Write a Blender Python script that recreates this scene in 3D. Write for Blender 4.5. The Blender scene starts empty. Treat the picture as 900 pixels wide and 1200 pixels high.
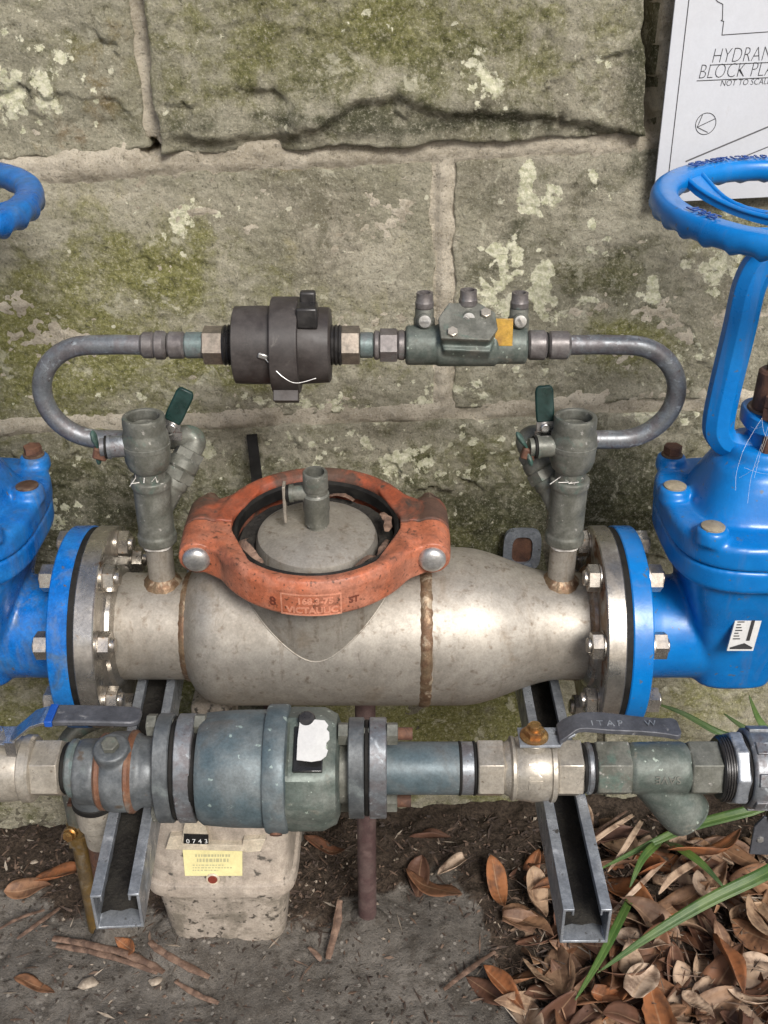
import bpy, bmesh, math, random
import numpy as np
from mathutils import Vector, Matrix

S = bpy.context.scene
COL = S.collection
PI = math.pi
rad = math.radians
random.seed(11)

# ------------------------------------------------------------------ camera, sky, sun, exposure
PITCH, FPX = rad(29.0), 1250.0
CAM = Vector((0.0, -0.941, 1.161))
cd = bpy.data.cameras.new('camera')
cam = bpy.data.objects.new('camera', cd); COL.objects.link(cam)
cam.location = CAM
cam.rotation_euler = (PI / 2 - PITCH, 0, 0)
cd.sensor_fit = 'VERTICAL'; cd.sensor_height = 24.0; cd.sensor_width = 18.0
cd.lens = 24.0 * FPX / 1200.0
cd.clip_start = 0.02; cd.clip_end = 300.0
S.camera = cam

SUN_EL, SUN_AZ = rad(41), rad(158)      # azimuth: clockwise from +Y (the wall side); 180 = from behind the camera
w = bpy.data.worlds.new('World'); S.world = w; w.use_nodes = True
nt = w.node_tree
bg = nt.nodes['Background']
sky = nt.nodes.new('ShaderNodeTexSky'); sky.sky_type = 'NISHITA'; sky.sun_disc = False
sky.sun_elevation = SUN_EL; sky.sun_rotation = SUN_AZ
sky.air_density = 0.9; sky.dust_density = 4.0; sky.ozone_density = 0.6
nt.links.new(sky.outputs[0], bg.inputs[0]); bg.inputs[1].default_value = 0.075
sl = bpy.data.lights.new('sun', 'SUN'); sl.energy = 2.0; sl.angle = rad(20); sl.color = (1.0, 0.985, 0.96)
sun = bpy.data.objects.new('sun', sl); COL.objects.link(sun)
sdir = Vector((math.sin(SUN_AZ) * math.cos(SUN_EL), math.cos(SUN_AZ) * math.cos(SUN_EL), math.sin(SUN_EL)))
sun.rotation_euler = sdir.to_track_quat('Z', 'Y').to_euler()
sun.location = (0.5, -3, 4)
S.view_settings.view_transform = 'Standard'; S.view_settings.look = 'None'
S.view_settings.exposure = 0.76; S.view_settings.gamma = 1.0; S.view_settings.use_curve_mapping = False
S.render.engine = 'CYCLES'
S.cycles.use_denoising = True
S.cycles.max_bounces = 6

# ------------------------------------------------------------------ where a point seen at (px, py) of the 900 x 1200 photograph lies
ct, st = math.cos(PITCH), math.sin(PITCH)
def ray(px, py):
    r, u = (px - 450) / FPX, -(py - 600) / FPX
    return Vector((r, ct + st * u, -st + ct * u))
def at_y(px, py, y):                       # on the upright plane at distance y
    d = ray(px, py); t = (y - CAM.y) / d.y
    return CAM + d * t
def at_z(px, py, z):                       # on the level plane at height z
    d = ray(px, py); t = (z - CAM.z) / d.z
    return CAM + d * t
WY, WS = 0.24, 0.07                        # the wall's face: y = WY + WS * x
def at_wall(px, py, off=0.0):
    d = ray(px, py)
    t = (WY - off + WS * CAM.x - CAM.y) / (d.y - WS * d.x)
    return CAM + d * t
def pix(x, y, z):                          # numpy: world to photograph pixels (used to place stains and painted recess shade)
    dx, dy, dz = x - CAM.x, y - CAM.y, z - CAM.z
    f = dy * ct - dz * st; u = dy * st + dz * ct
    return 450 + FPX * dx / f, 600 - FPX * u / f

# ------------------------------------------------------------------ numpy noise
_rng = np.random.RandomState(5)
_perm = np.concatenate([_rng.permutation(256)] * 2)
_gr = _rng.normal(size=(256, 2)); _gr /= np.linalg.norm(_gr, axis=1)[:, None]
def pnoise(x, y):
    xi = np.floor(x).astype(int); yi = np.floor(y).astype(int)
    xf, yf = x - xi, y - yi
    u = xf * xf * xf * (xf * (xf * 6 - 15) + 10); v = yf * yf * yf * (yf * (yf * 6 - 15) + 10)
    def g(ix, iy, fx, fy):
        h = _gr[_perm[(_perm[ix & 255] + iy) & 255]]
        return h[..., 0] * fx + h[..., 1] * fy
    a = g(xi, yi, xf, yf); b = g(xi + 1, yi, xf - 1, yf)
    c = g(xi, yi + 1, xf, yf - 1); d = g(xi + 1, yi + 1, xf - 1, yf - 1)
    return (a * (1 - u) + b * u) * (1 - v) + (c * (1 - u) + d * u) * v
def fbm(x, y, oct=5, gain=0.5, lac=2.03):
    s = np.zeros_like(x); a = 1.0
    for i in range(oct):
        s = s + a * pnoise(x + 17.3 * i, y - 9.1 * i); x = x * lac; y = y * lac; a *= gain
    return s
def sstep(a, b, x):
    t = np.clip((x - a) / (b - a), 0, 1); return t * t * (3 - 2 * t)

# ------------------------------------------------------------------ materials
MATS = {}
def _nodes(name):
    m = bpy.data.materials.new(name); m.use_nodes = True
    return m, m.node_tree, m.node_tree.nodes, m.node_tree.links, m.node_tree.nodes['Principled BSDF']
def noise_node(t, sc, detail=6, rough=0.6, vec=None, dist=0.0):
    n = t.nodes.new('ShaderNodeTexNoise'); n.inputs['Scale'].default_value = sc
    n.inputs['Detail'].default_value = detail; n.inputs['Roughness'].default_value = rough
    n.inputs['Distortion'].default_value = dist
    if vec is not None: t.links.new(vec, n.inputs['Vector'])
    return n
def ramp(t, src, lo, hi, a=0.0, b=1.0):
    n = t.nodes.new('ShaderNodeMapRange'); n.interpolation_type = 'SMOOTHSTEP'
    n.inputs['From Min'].default_value = lo; n.inputs['From Max'].default_value = hi
    n.inputs['To Min'].default_value = a; n.inputs['To Max'].default_value = b
    t.links.new(src, n.inputs['Value']); return n.outputs['Result']
def mixc(t, fac, a, b):
    n = t.nodes.new('ShaderNodeMix'); n.data_type = 'RGBA'
    for sock, val in ((n.inputs[0], fac), (n.inputs[6], a), (n.inputs[7], b)):
        if isinstance(val, (int, float)): sock.default_value = val
        elif isinstance(val, tuple): sock.default_value = (*val, 1)
        else: t.links.new(val, sock)
    return n.outputs[2]
def math_node(t, op, a, b=None):
    n = t.nodes.new('ShaderNodeMath'); n.operation = op
    for i, val in enumerate((a, b)):
        if val is None: continue
        if isinstance(val, (int, float)): n.inputs[i].default_value = val
        else: t.links.new(val, n.inputs[i])
    return n.outputs[0]
def bump_node(t, height, strength, dist, normal=None):
    n = t.nodes.new('ShaderNodeBump'); n.inputs['Strength'].default_value = strength; n.inputs['Distance'].default_value = dist
    t.links.new(height, n.inputs['Height'])
    if normal is not None: t.links.new(normal, n.inputs['Normal'])
    return n.outputs[0]
def M(name, c1, c2=None, rough=0.5, metal=0.0, sc=35, lo=0.4, hi=0.62, c3=None, sp=None, c4=None, sp4=None, bump=0.15, bsc=260, bdist=0.0006, spec=0.5, rvar=0.15, coat=0.0, mott=0.22, streak=None):
    """painted / bare metal: c1 broken by patches of c2, stains of c3 and specks of c4"""
    m, t, N, L, P = _nodes(name)
    tc = N.new('ShaderNodeTexCoord'); v = tc.outputs['Object']
    n1 = noise_node(t, sc, 7, 0.62, v, 0.3)
    col = mixc(t, ramp(t, n1.outputs['Fac'], lo, hi), c1, c2 or c1)
    r = ramp(t, n1.outputs['Fac'], 0.35, 0.7, rough - rvar, rough + rvar)
    if c3:
        s, a, b = sp
        n3 = noise_node(t, s, 8, 0.65, v, 0.6)
        f3 = ramp(t, n3.outputs['Fac'], a, b); col = mixc(t, f3, col, c3)
        r = math_node(t, 'ADD', r, math_node(t, 'MULTIPLY', f3, 0.2))
    if c4:
        s, a, b = sp4
        n4 = noise_node(t, s, 3, 0.5, v)
        col = mixc(t, ramp(t, n4.outputs['Fac'], a, b), col, c4)
    if streak:
        mp = N.new('ShaderNodeMapping'); mp.inputs['Scale'].default_value = (1, 1, 0.10); L.new(v, mp.inputs['Vector'])
        ns = noise_node(t, streak[1], 8, 0.7, mp.outputs[0], 0.4)
        f5 = ramp(t, ns.outputs['Fac'], streak[2], streak[2] + 0.16, 0, streak[3]); col = mixc(t, f5, col, streak[0])
        r = math_node(t, 'ADD', r, math_node(t, 'MULTIPLY', f5, 0.22))
    if mott:
        nm = noise_node(t, 75, 9, 0.72, v, 0.2); nf = noise_node(t, 420, 5, 0.7, v); nbg = noise_node(t, 6, 4, 0.6, v)
        k = math_node(t, 'MULTIPLY', ramp(t, nm.outputs['Fac'], 0.30, 0.70, 1 - mott, 1 + mott * .7), ramp(t, nf.outputs['Fac'], 0.30, 0.70, 1 - mott * .8, 1 + mott * .6))
        k = math_node(t, 'MULTIPLY', k, ramp(t, nbg.outputs['Fac'], 0.35, 0.65, 1 - mott * .5, 1 + mott * .4))
        hs = N.new('ShaderNodeHueSaturation'); L.new(k, hs.inputs['Value']); L.new(col, hs.inputs['Color']); col = hs.outputs[0]
    L.new(col, P.inputs['Base Color']); L.new(r, P.inputs['Roughness'])
    P.inputs['Metallic'].default_value = metal; P.inputs['Specular IOR Level'].default_value = spec
    P.inputs['Coat Weight'].default_value = coat; P.inputs['Coat Roughness'].default_value = 0.15
    if bump:
        nb = noise_node(t, bsc, 4, 0.6, v)
        L.new(bump_node(t, nb.outputs['Fac'], bump, bdist), P.inputs['Normal'])
    MATS[name] = m
    return m

M('blue_paint', (0.0015, 0.150, 0.47), (0.002, 0.172, 0.51), 0.33, 0, 18, c3=(0.012, 0.10, 0.30), sp=(14, 0.62, 0.78), c4=(0.07, 0.12, 0.20), sp4=(150, 0.655, 0.73), bump=0.16, bsc=95, bdist=0.0012, rvar=0.07, mott=0.06, streak=((0.055, 0.15, 0.36), 60, 0.52, 0.45))
M('blue_dusty', (0.002, 0.115, 0.42), (0.008, 0.14, 0.42), 0.36, 0, 24, c3=(0.045, 0.095, 0.17), sp=(16, 0.55, 0.70), c4=(0.10, 0.09, 0.08), sp4=(110, 0.68, 0.74), bump=0.12, bsc=120, bdist=0.001, streak=((0.07, 0.13, 0.24), 50, 0.48, 0.6))
M('blue_letter', (0.003, 0.045, 0.22), None, 0.45)
M('steel_body', (0.40, 0.372, 0.325), (0.30, 0.272, 0.230), 0.57, 0.58, 9, 0.38, 0.64, c3=(0.235, 0.185, 0.130), sp=(12, 0.54, 0.76), c4=(0.22, 0.18, 0.14), sp4=(140, 0.56, 0.78), bump=0.2, bsc=520, bdist=0.0004, rvar=0.08, mott=0.15, streak=((0.17, 0.13, 0.09), 55, 0.54, 0.6))
M('steel_flange', (0.50, 0.48, 0.44), (0.38, 0.35, 0.31), 0.36, 0.9, 30, c3=(0.22, 0.12, 0.06), sp=(26, 0.62, 0.72), c4=(0.05, 0.04, 0.03), sp4=(120, 0.72, 0.75), bump=0.12, bsc=500, bdist=0.0003)
M('steel_flange_rust', (0.44, 0.42, 0.39), (0.30, 0.20, 0.13), 0.42, 0.8, 22, 0.44, 0.6, c3=(0.16, 0.065, 0.03), sp=(18, 0.52, 0.62), bump=0.2, bsc=400, bdist=0.0004)
M('weld', (0.26, 0.185, 0.115), (0.17, 0.10, 0.06), 0.5, 0.6, 60, c3=(0.40, 0.33, 0.24), sp=(80, 0.52, 0.65), bump=0.5, bsc=260, bdist=0.0015)
M('bolt_steel', (0.55, 0.52, 0.47), (0.42, 0.38, 0.33), 0.34, 0.9, 60, c3=(0.25, 0.15, 0.08), sp=(70, 0.62, 0.72), bump=0.08, bsc=700, bdist=0.0002)
M('zinc_bolt', (0.58, 0.57, 0.54), (0.45, 0.45, 0.44), 0.42, 0.8, 60, bump=0.1, bsc=500, bdist=0.0003)
M('black_rubber', (0.010, 0.0095, 0.009), (0.018, 0.017, 0.015), 0.75, 0, 50, spec=0.2)
M('orange_paint', (0.42, 0.128, 0.064), (0.38, 0.150, 0.092), 0.48, 0, 26, c3=(0.16, 0.055, 0.03), sp=(19, 0.49, 0.72), c4=(0.12, 0.05, 0.03), sp4=(260, 0.58, 0.70), bump=0.3, bsc=170, bdist=0.0009, streak=((0.13, 0.05, 0.03), 60, 0.52, 0.6))
M('orange_light', (0.58, 0.26, 0.17), (0.52, 0.22, 0.14), 0.5, bump=0.2)
M('orange_dark', (0.15, 0.042, 0.025), (0.12, 0.038, 0.024), 0.55, bump=0.3)
M('orange_weathered', (0.30, 0.070, 0.032), (0.22, 0.068, 0.038), 0.55, 0, 26, c3=(0.085, 0.045, 0.03), sp=(15, 0.47, 0.62), c4=(0.06, 0.04, 0.03), sp4=(90, 0.62, 0.7), bump=0.35, bsc=150, bdist=0.001)
M('bronze_grey', (0.118, 0.120, 0.100), (0.158, 0.160, 0.138), 0.56, 0.25, 50, c3=(0.10, 0.145, 0.12), sp=(40, 0.55, 0.7), c4=(0.34, 0.33, 0.30), sp4=(160, 0.66, 0.74), bump=0.3, bsc=330, bdist=0.0006)
M('bronze_green', (0.095, 0.118, 0.103), (0.135, 0.150, 0.132), 0.55, 0.25, 45, c3=(0.20, 0.185, 0.15), sp=(38, 0.58, 0.7), c4=(0.36, 0.42, 0.36), sp4=(190, 0.665, 0.73), bump=0.3, bsc=330, bdist=0.0006)
M('bronze_blue', (0.092, 0.102, 0.108), (0.135, 0.145, 0.150), 0.52, 0.3, 40, c3=(0.15, 0.17, 0.17), sp=(30, 0.55, 0.7), c4=(0.10, 0.075, 0.055), sp4=(50, 0.62, 0.72), bump=0.3, bsc=330, bdist=0.0006)
M('meter_teal', (0.088, 0.124, 0.140), (0.128, 0.150, 0.156), 0.52, 0.2, 22, c3=(0.105, 0.100, 0.092), sp=(13, 0.50, 0.68), c4=(0.30, 0.38, 0.36), sp4=(110, 0.66, 0.73), bump=0.25, bsc=260, bdist=0.0007)
M('copper_tube', (0.195, 0.212, 0.228), (0.155, 0.145, 0.150), 0.46, 0.45, 60, c3=(0.36, 0.39, 0.41), sp=(70, 0.56, 0.66), c4=(0.12, 0.10, 0.10), sp4=(200, 0.66, 0.72), bump=0.2, bsc=400, bdist=0.0004)
M('copper_purple', (0.150, 0.135, 0.132), (0.185, 0.172, 0.166), 0.5, 0.4, 60, c3=(0.14, 0.19, 0.18), sp=(50, 0.58, 0.68), bump=0.2, bsc=400, bdist=0.0004)
M('verdigris', (0.155, 0.205, 0.20), (0.135, 0.150, 0.150), 0.5, 0.3, 70, c3=(0.16, 0.14, 0.12), sp=(50, 0.56, 0.68), bump=0.2)
M('bare_brass_nut', (0.245, 0.210, 0.172), (0.20, 0.175, 0.145), 0.45, 0.6, 60, c3=(0.18, 0.15, 0.13), sp=(40, 0.58, 0.7), bump=0.2)
M('meter_plastic', (0.036, 0.030, 0.028), (0.050, 0.043, 0.040), 0.55, 0, 40, c3=(0.11, 0.10, 0.09), sp=(60, 0.62, 0.74), bump=0.1, bsc=500, bdist=0.0003)
M('black_plastic', (0.018, 0.017, 0.017), (0.028, 0.026, 0.025), 0.4, 0, 60)
M('nickel', (0.44, 0.405, 0.345), (0.36, 0.325, 0.27), 0.42, 0.5, 30, c3=(0.36, 0.30, 0.24), sp=(24, 0.56, 0.7), c4=(0.22, 0.18, 0.14), sp4=(160, 0.68, 0.74), bump=0.15, bsc=450, bdist=0.0004)
M('galvanised', (0.36, 0.385, 0.415), (0.25, 0.27, 0.295), 0.40, 0.5, 45, c3=(0.48, 0.50, 0.52), sp=(28, 0.56, 0.68), c4=(0.12, 0.115, 0.11), sp4=(120, 0.65, 0.73), bump=0.15, bsc=300, bdist=0.0004)
M('grime_shade', (0.012, 0.010, 0.008), (0.026, 0.023, 0.018), 0.85, 0, 60, bump=0.8, bsc=160, bdist=0.003)  # dirt; also paints the shade inside the support channels
M('grey_lever', (0.085, 0.088, 0.100), (0.060, 0.063, 0.072), 0.5, 0.1, 40, c3=(0.25, 0.25, 0.25), sp=(60, 0.62, 0.72), bump=0.15)
M('bright_steel', (0.62, 0.61, 0.60), (0.5, 0.49, 0.48), 0.26, 0.95, 40, bump=0.06, bsc=500, bdist=0.0002)
M('blue_sleeve', (0.010, 0.075, 0.36), None, 0.45, bump=0.1)
M('green_sleeve', (0.003, 0.020, 0.017), (0.004, 0.028, 0.024), 0.4, 0, 60, c3=(0.03, 0.05, 0.04), sp=(60, 0.6, 0.7), bump=0.1)
M('green_weathered', (0.035, 0.085, 0.070), (0.06, 0.10, 0.085), 0.6, 0.1, 80, c3=(0.14, 0.16, 0.14), sp=(90, 0.55, 0.66), bump=0.3)
M('rust', (0.105, 0.050, 0.032), (0.155, 0.075, 0.045), 0.75, 0.15, 60, c3=(0.06, 0.035, 0.028), sp=(35, 0.52, 0.65), bump=0.5, bsc=260, bdist=0.001)
M('rust_band', (0.165, 0.075, 0.042), (0.21, 0.115, 0.07), 0.6, 0.2, 60, c3=(0.16, 0.15, 0.13), sp=(30, 0.55, 0.68), bump=0.3)
M('rust_bolt', (0.105, 0.060, 0.042), (0.155, 0.11, 0.078), 0.6, 0.4, 80, c3=(0.07, 0.04, 0.03), sp=(60, 0.55, 0.66), bump=0.4)
M('post_primer', (0.085, 0.050, 0.048), (0.115, 0.075, 0.068), 0.68, 0.05, 45, c3=(0.17, 0.15, 0.13), sp=(30, 0.60, 0.72), bump=0.35, bsc=260, bdist=0.0008)
M('bolt_cap', (0.34, 0.29, 0.20), (0.26, 0.22, 0.16), 0.6, 0.1, 80, bump=0.2)
M('brass', (0.45, 0.27, 0.10), (0.33, 0.17, 0.07), 0.38, 0.8, 60, c3=(0.20, 0.10, 0.05), sp=(60, 0.55, 0.68), bump=0.15)
M('white_tape', (0.72, 0.70, 0.66), (0.60, 0.57, 0.52), 0.6, 0, 90, bump=0.2)
M('white_tag', (0.58, 0.58, 0.56), (0.52, 0.52, 0.51), 0.5, 0, 30, bump=0.05, mott=0.06)
M('gas_paint', (0.42, 0.365, 0.305), (0.37, 0.315, 0.26), 0.5, 0, 20, c3=(0.26, 0.225, 0.185), sp=(24, 0.56, 0.70), c4=(0.09, 0.08, 0.068), sp4=(70, 0.63, 0.72), bump=0.2, bsc=200, bdist=0.0006, streak=((0.20, 0.17, 0.13), 45, 0.54, 0.5))
M('gas_paint_dirty', (0.39, 0.34, 0.285), (0.33, 0.285, 0.235), 0.6, 0, 22, c3=(0.19, 0.165, 0.13), sp=(26, 0.48, 0.64), c4=(0.06, 0.052, 0.042), sp4=(120, 0.56, 0.68), bump=0.3, bsc=200, bdist=0.0008, streak=((0.16, 0.14, 0.11), 45, 0.52, 0.6))
M('gas_cover', (0.60, 0.53, 0.41), (0.55, 0.47, 0.36), 0.45, 0, 40, c3=(0.42, 0.34, 0.25), sp=(50, 0.6, 0.72), bump=0.05)
M('yellow_label', (0.76, 0.70, 0.36), (0.70, 0.63, 0.32), 0.5, 0, 40, bump=0.03, mott=0.06)
M('faded_ink', (0.44, 0.41, 0.24), None, 0.6, bump=0, mott=0)
M('ochre_pipe', (0.13, 0.080, 0.024), (0.09, 0.062, 0.030), 0.6, 0.1, 50, c3=(0.16, 0.13, 0.09), sp=(40, 0.52, 0.66), bump=0.3)
M('amber_tag', (0.42, 0.25, 0.04), (0.33, 0.17, 0.03), 0.4, 0, 60, c3=(0.12, 0.06, 0.02), sp=(60, 0.58, 0.7), bump=0.1)
M('digit_white', (0.8, 0.8, 0.78), None, 0.5, bump=0, mott=0)
M('counter_black', (0.012, 0.012, 0.012), None, 0.25, bump=0, mott=0)
M('red_dot', (0.20, 0.035, 0.02), None, 0.5, bump=0)
M('ink', (0.020, 0.020, 0.022), None, 0.6, bump=0, mott=0)
M('ink_grey', (0.09, 0.09, 0.095), None, 0.6, bump=0, mott=0)
M('sign_metal', (0.57, 0.59, 0.625), (0.54, 0.56, 0.595), 0.46, 0.15, 8, c3=(0.52, 0.53, 0.55), sp=(30, 0.62, 0.72), bump=0.03, bsc=300, bdist=0.0002, mott=0.03)
M('web', (0.75, 0.75, 0.72), None, 0.5, bump=0, mott=0)
M('wire', (0.62, 0.62, 0.60), None, 0.35, 0.8, bump=0)
M('black_crevice', (0.01, 0.01, 0.01), None, 0.9, bump=0)
M('bark', (0.115, 0.068, 0.046), (0.21, 0.135, 0.095), 0.75, 0, 70, c3=(0.09, 0.055, 0.04), sp=(60, 0.5, 0.64), bump=0.5, bsc=200, bdist=0.001)
M('debris_dark', (0.042, 0.029, 0.022), (0.07, 0.048, 0.036), 0.9, 0, 80)
M('debris_mid', (0.11, 0.07, 0.048), (0.15, 0.10, 0.07), 0.85, 0, 80)
M('debris_pale', (0.26, 0.21, 0.16), (0.34, 0.29, 0.23), 0.85, 0, 80)

def leaf_material(name, ramp_cols):
    m, t, N, L, P = _nodes(name)
    oi = N.new('ShaderNodeObjectInfo'); cr = N.new('ShaderNodeValToRGB')
    els = cr.color_ramp.elements
    while len(els) > 1: els.remove(els[-1])
    for i, c in enumerate(ramp_cols):
        e = els[0] if i == 0 else els.new(i / (len(ramp_cols) - 1))
        e.position = i / (len(ramp_cols) - 1); e.color = (*c, 1)
    L.new(oi.outputs['Random'], cr.inputs[0])
    tc = N.new('ShaderNodeTexCoord'); v = tc.outputs['Object']
    n1 = noise_node(t, 40, 6, 0.6, v); n2 = noise_node(t, 150, 4, 0.6, v)
    base = mixc(t, ramp(t, n1.outputs['Fac'], 0.42, 0.66), cr.outputs[0], (0.085, 0.045, 0.028))
    f = mixc(t, 0.8, cr.outputs[0], base)
    f = mixc(t, ramp(t, n2.outputs['Fac'], 0.66, 0.72, 0, 0.6), f, (0.06, 0.035, 0.025))
    at = N.new('ShaderNodeAttribute'); at.attribute_name = 'mid'
    f = mixc(t, ramp(t, at.outputs['Fac'], 0.08, 0.02, 0, 0.35), f, (0.42, 0.28, 0.17))
    L.new(f, P.inputs['Base Color']); P.inputs['Roughness'].default_value = 0.6
    P.inputs['Specular IOR Level'].default_value = 0.3
    # side veins
    wv = N.new('ShaderNodeTexWave'); wv.inputs['Scale'].default_value = 38; wv.inputs['Distortion'].default_value = 2.5
    L.new(v, wv.inputs['Vector'])
    b1 = bump_node(t, wv.outputs['Fac'], 0.25, 0.0006)
    L.new(bump_node(t, n1.outputs['Fac'], 0.4, 0.002, b1), P.inputs['Normal'])
    MATS[name] = m
leaf_material('dry_leaf', [(0.16, 0.070, 0.040), (0.24, 0.118, 0.062), (0.29, 0.172, 0.098), (0.19, 0.085, 0.045), (0.33, 0.215, 0.135), (0.12, 0.058, 0.036)])
leaf_material('dark_leaf', [(0.085, 0.042, 0.028), (0.13, 0.062, 0.038), (0.10, 0.055, 0.04)])
leaf_material('pale_leaf', [(0.36, 0.245, 0.155), (0.44, 0.32, 0.225), (0.50, 0.38, 0.28)])
leaf_material('orange_leaf', [(0.29, 0.118, 0.048), (0.25, 0.095, 0.04)])
def blade_material():
    m, t, N, L, P = _nodes('blade_green')
    tc = N.new('ShaderNodeTexCoord'); v = tc.outputs['Object']
    at = N.new('ShaderNodeAttribute'); at.attribute_name = 'mid'
    n1 = noise_node(t, 30, 5, 0.6, v)
    wv = N.new('ShaderNodeMath'); wv.operation = 'SINE'
    L.new(math_node(t, 'MULTIPLY', at.outputs['Fac'], 40.0), wv.inputs[0])
    c = mixc(t, ramp(t, n1.outputs['Fac'], 0.35, 0.7), (0.034, 0.082, 0.014), (0.080, 0.135, 0.030))
    c = mixc(t, ramp(t, at.outputs['Fac'], 0.14, 0.0, 0, 0.5), c, (0.14, 0.20, 0.06))
    L.new(c, P.inputs['Base Color']); P.inputs['Roughness'].default_value = 0.4
    L.new(bump_node(t, wv.outputs[0], 0.3, 0.0004), P.inputs['Normal'])
    MATS['blade_green'] = m
blade_material()

def stone_material():
    m, t, N, L, P = _nodes('sandstone')
    g = N.new('ShaderNodeNewGeometry'); v = g.outputs['Position']
    def attr(n):
        a = N.new('ShaderNodeAttribute'); a.attribute_name = n; return a.outputs['Fac']
    big = noise_node(t, 7, 8, 0.62, v, 0.5); mid = noise_node(t, 34, 8, 0.68, v, 0.4); fine = noise_node(t, 190, 6, 0.7, v)
    grain = noise_node(t, 400, 4, 0.7, v)
    col = mixc(t, ramp(t, big.outputs['Fac'], 0.36, 0.64), (0.270, 0.256, 0.185), (0.380, 0.356, 0.272))
    col = mixc(t, ramp(t, mid.outputs['Fac'], 0.42, 0.68, 0, 0.6), col, (0.180, 0.172, 0.118))
    stain = noise_node(t, 4.5, 10, 0.70, v, 0.8)
    col = mixc(t, ramp(t, stain.outputs['Fac'], 0.48, 0.66, 0, 0.62), col, (0.125, 0.112, 0.074))
    # pale bare stone
    pale = ramp(t, math_node(t, 'ADD', attr('pale'), math_node(t, 'MULTIPLY', math_node(t, 'SUBTRACT', mid.outputs['Fac'], 0.5), 1.6)), 0.25, 0.9)
    col = mixc(t, pale, col, (0.52, 0.475, 0.385))
    # rust-brown staining
    rs = ramp(t, math_node(t, 'ADD', attr('rusty'), math_node(t, 'MULTIPLY', math_node(t, 'SUBTRACT', mid.outputs['Fac'], 0.5), 1.8)), 0.3, 0.9, 0, 0.8)
    col = mixc(t, rs, col, (0.215, 0.115, 0.045))
    # algae and moss; the dark layer also carries painted shade in recesses
    ms = ramp(t, math_node(t, 'ADD', attr('moss'), math_node(t, 'MULTIPLY', math_node(t, 'SUBTRACT', mid.outputs['Fac'], 0.5), 1.6)), 0.05, 0.70, 0, 0.9)
    mossc = mixc(t, ramp(t, fine.outputs['Fac'], 0.38, 0.62), (0.122, 0.124, 0.028), (0.228, 0.222, 0.076))
    col = mixc(t, ms, col, mossc)
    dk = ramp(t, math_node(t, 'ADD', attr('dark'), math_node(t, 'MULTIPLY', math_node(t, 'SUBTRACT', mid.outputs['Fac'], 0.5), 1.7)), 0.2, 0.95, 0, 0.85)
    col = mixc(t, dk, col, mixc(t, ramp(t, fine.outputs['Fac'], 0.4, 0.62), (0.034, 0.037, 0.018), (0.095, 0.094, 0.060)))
    # pits and grains
    col = mixc(t, ramp(t, fine.outputs['Fac'], 0.55, 0.70, 0, 0.6), col, (0.50, 0.47, 0.375))
    col = mixc(t, ramp(t, fine.outputs['Fac'], 0.45, 0.30, 0, 0.75), col, (0.060, 0.054, 0.034))
    col = mixc(t, ramp(t, grain.outputs['Fac'], 0.54, 0.70, 0, 0.5), col, (0.56, 0.53, 0.43))
    col = mixc(t, ramp(t, grain.outputs['Fac'], 0.46, 0.30, 0, 0.6), col, (0.060, 0.054, 0.034))
    # lichen: rounded pale rosettes
    vo = N.new('ShaderNodeTexVoronoi'); vo.inputs['Scale'].default_value = 62
    wq = mixc(t, 0.35, (0, 0, 0), fine.outputs['Color'])
    vadd = N.new('ShaderNodeVectorMath'); vadd.operation = 'MULTIPLY_ADD'
    L.new(mid.outputs['Color'], vadd.inputs[0]); vadd.inputs[1].default_value = (0.022, 0.022, 0.022); L.new(v, vadd.inputs[2])
    L.new(vadd.outputs[0], vo.inputs['Vector'])
    li = attr('lichen')
    f = math_node(t, 'ADD', math_node(t, 'SUBTRACT', li, vo.outputs['Distance']), math_node(t, 'MULTIPLY', math_node(t, 'SUBTRACT', fine.outputs['Fac'], 0.5), 0.7))
    rag = noise_node(t, 70, 10, 0.7, v, 0.3)
    f2 = math_node(t, 'ADD', math_node(t, 'SUBTRACT', li, 0.47), math_node(t, 'MULTIPLY', math_node(t, 'SUBTRACT', rag.outputs['Fac'], 0.5), 1.5))
    lf = ramp(t, math_node(t, 'MAXIMUM', f, math_node(t, 'MULTIPLY', f2, 0.6)), -0.01, 0.06, 0, 0.93)
    col = mixc(t, lf, col, mixc(t, ramp(t, fine.outputs['Fac'], 0.4, 0.6), (0.50, 0.50, 0.33), (0.72, 0.70, 0.54)))
    # scattered single spots
    v2 = N.new('ShaderNodeTexVoronoi'); v2.inputs['Scale'].default_value = 34; L.new(vadd.outputs[0], v2.inputs['Vector'])
    sp = ramp(t, math_node(t, 'ADD', v2.outputs['Distance'], math_node(t, 'MULTIPLY', math_node(t, 'SUBTRACT', fine.outputs['Fac'], 0.5), 0.12)), 0.115, 0.085, 0, 0.85)
    sel = N.new('ShaderNodeSeparateColor'); L.new(v2.outputs['Color'], sel.inputs[0])
    sp = math_node(t, 'MULTIPLY', sp, ramp(t, sel.outputs[0], 0.66, 0.68))
    col = mixc(t, sp, col, (0.62, 0.60, 0.46))
    blot = noise_node(t, 26, 10, 0.72, v, 0.4)
    col = mixc(t, ramp(t, blot.outputs['Fac'], 0.585, 0.64, 0, 0.55), col, (0.52, 0.50, 0.385))
    L.new(col, P.inputs['Base Color']); P.inputs['Roughness'].default_value = 0.92; P.inputs['Specular IOR Level'].default_value = 0.25
    rgh = noise_node(t, 85, 12, 0.74, v, 0.15)
    b = bump_node(t, mid.outputs['Fac'], 0.22, 0.006)
    b = bump_node(t, rgh.outputs['Fac'], 1.0, 0.0058, b)
    b = bump_node(t, grain.outputs['Fac'], 0.7, 0.0010, b)
    b = bump_node(t, lf, 0.3, 0.001, b)
    L.new(b, P.inputs['Normal'])
    MATS['sandstone'] = m
stone_material()
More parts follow.
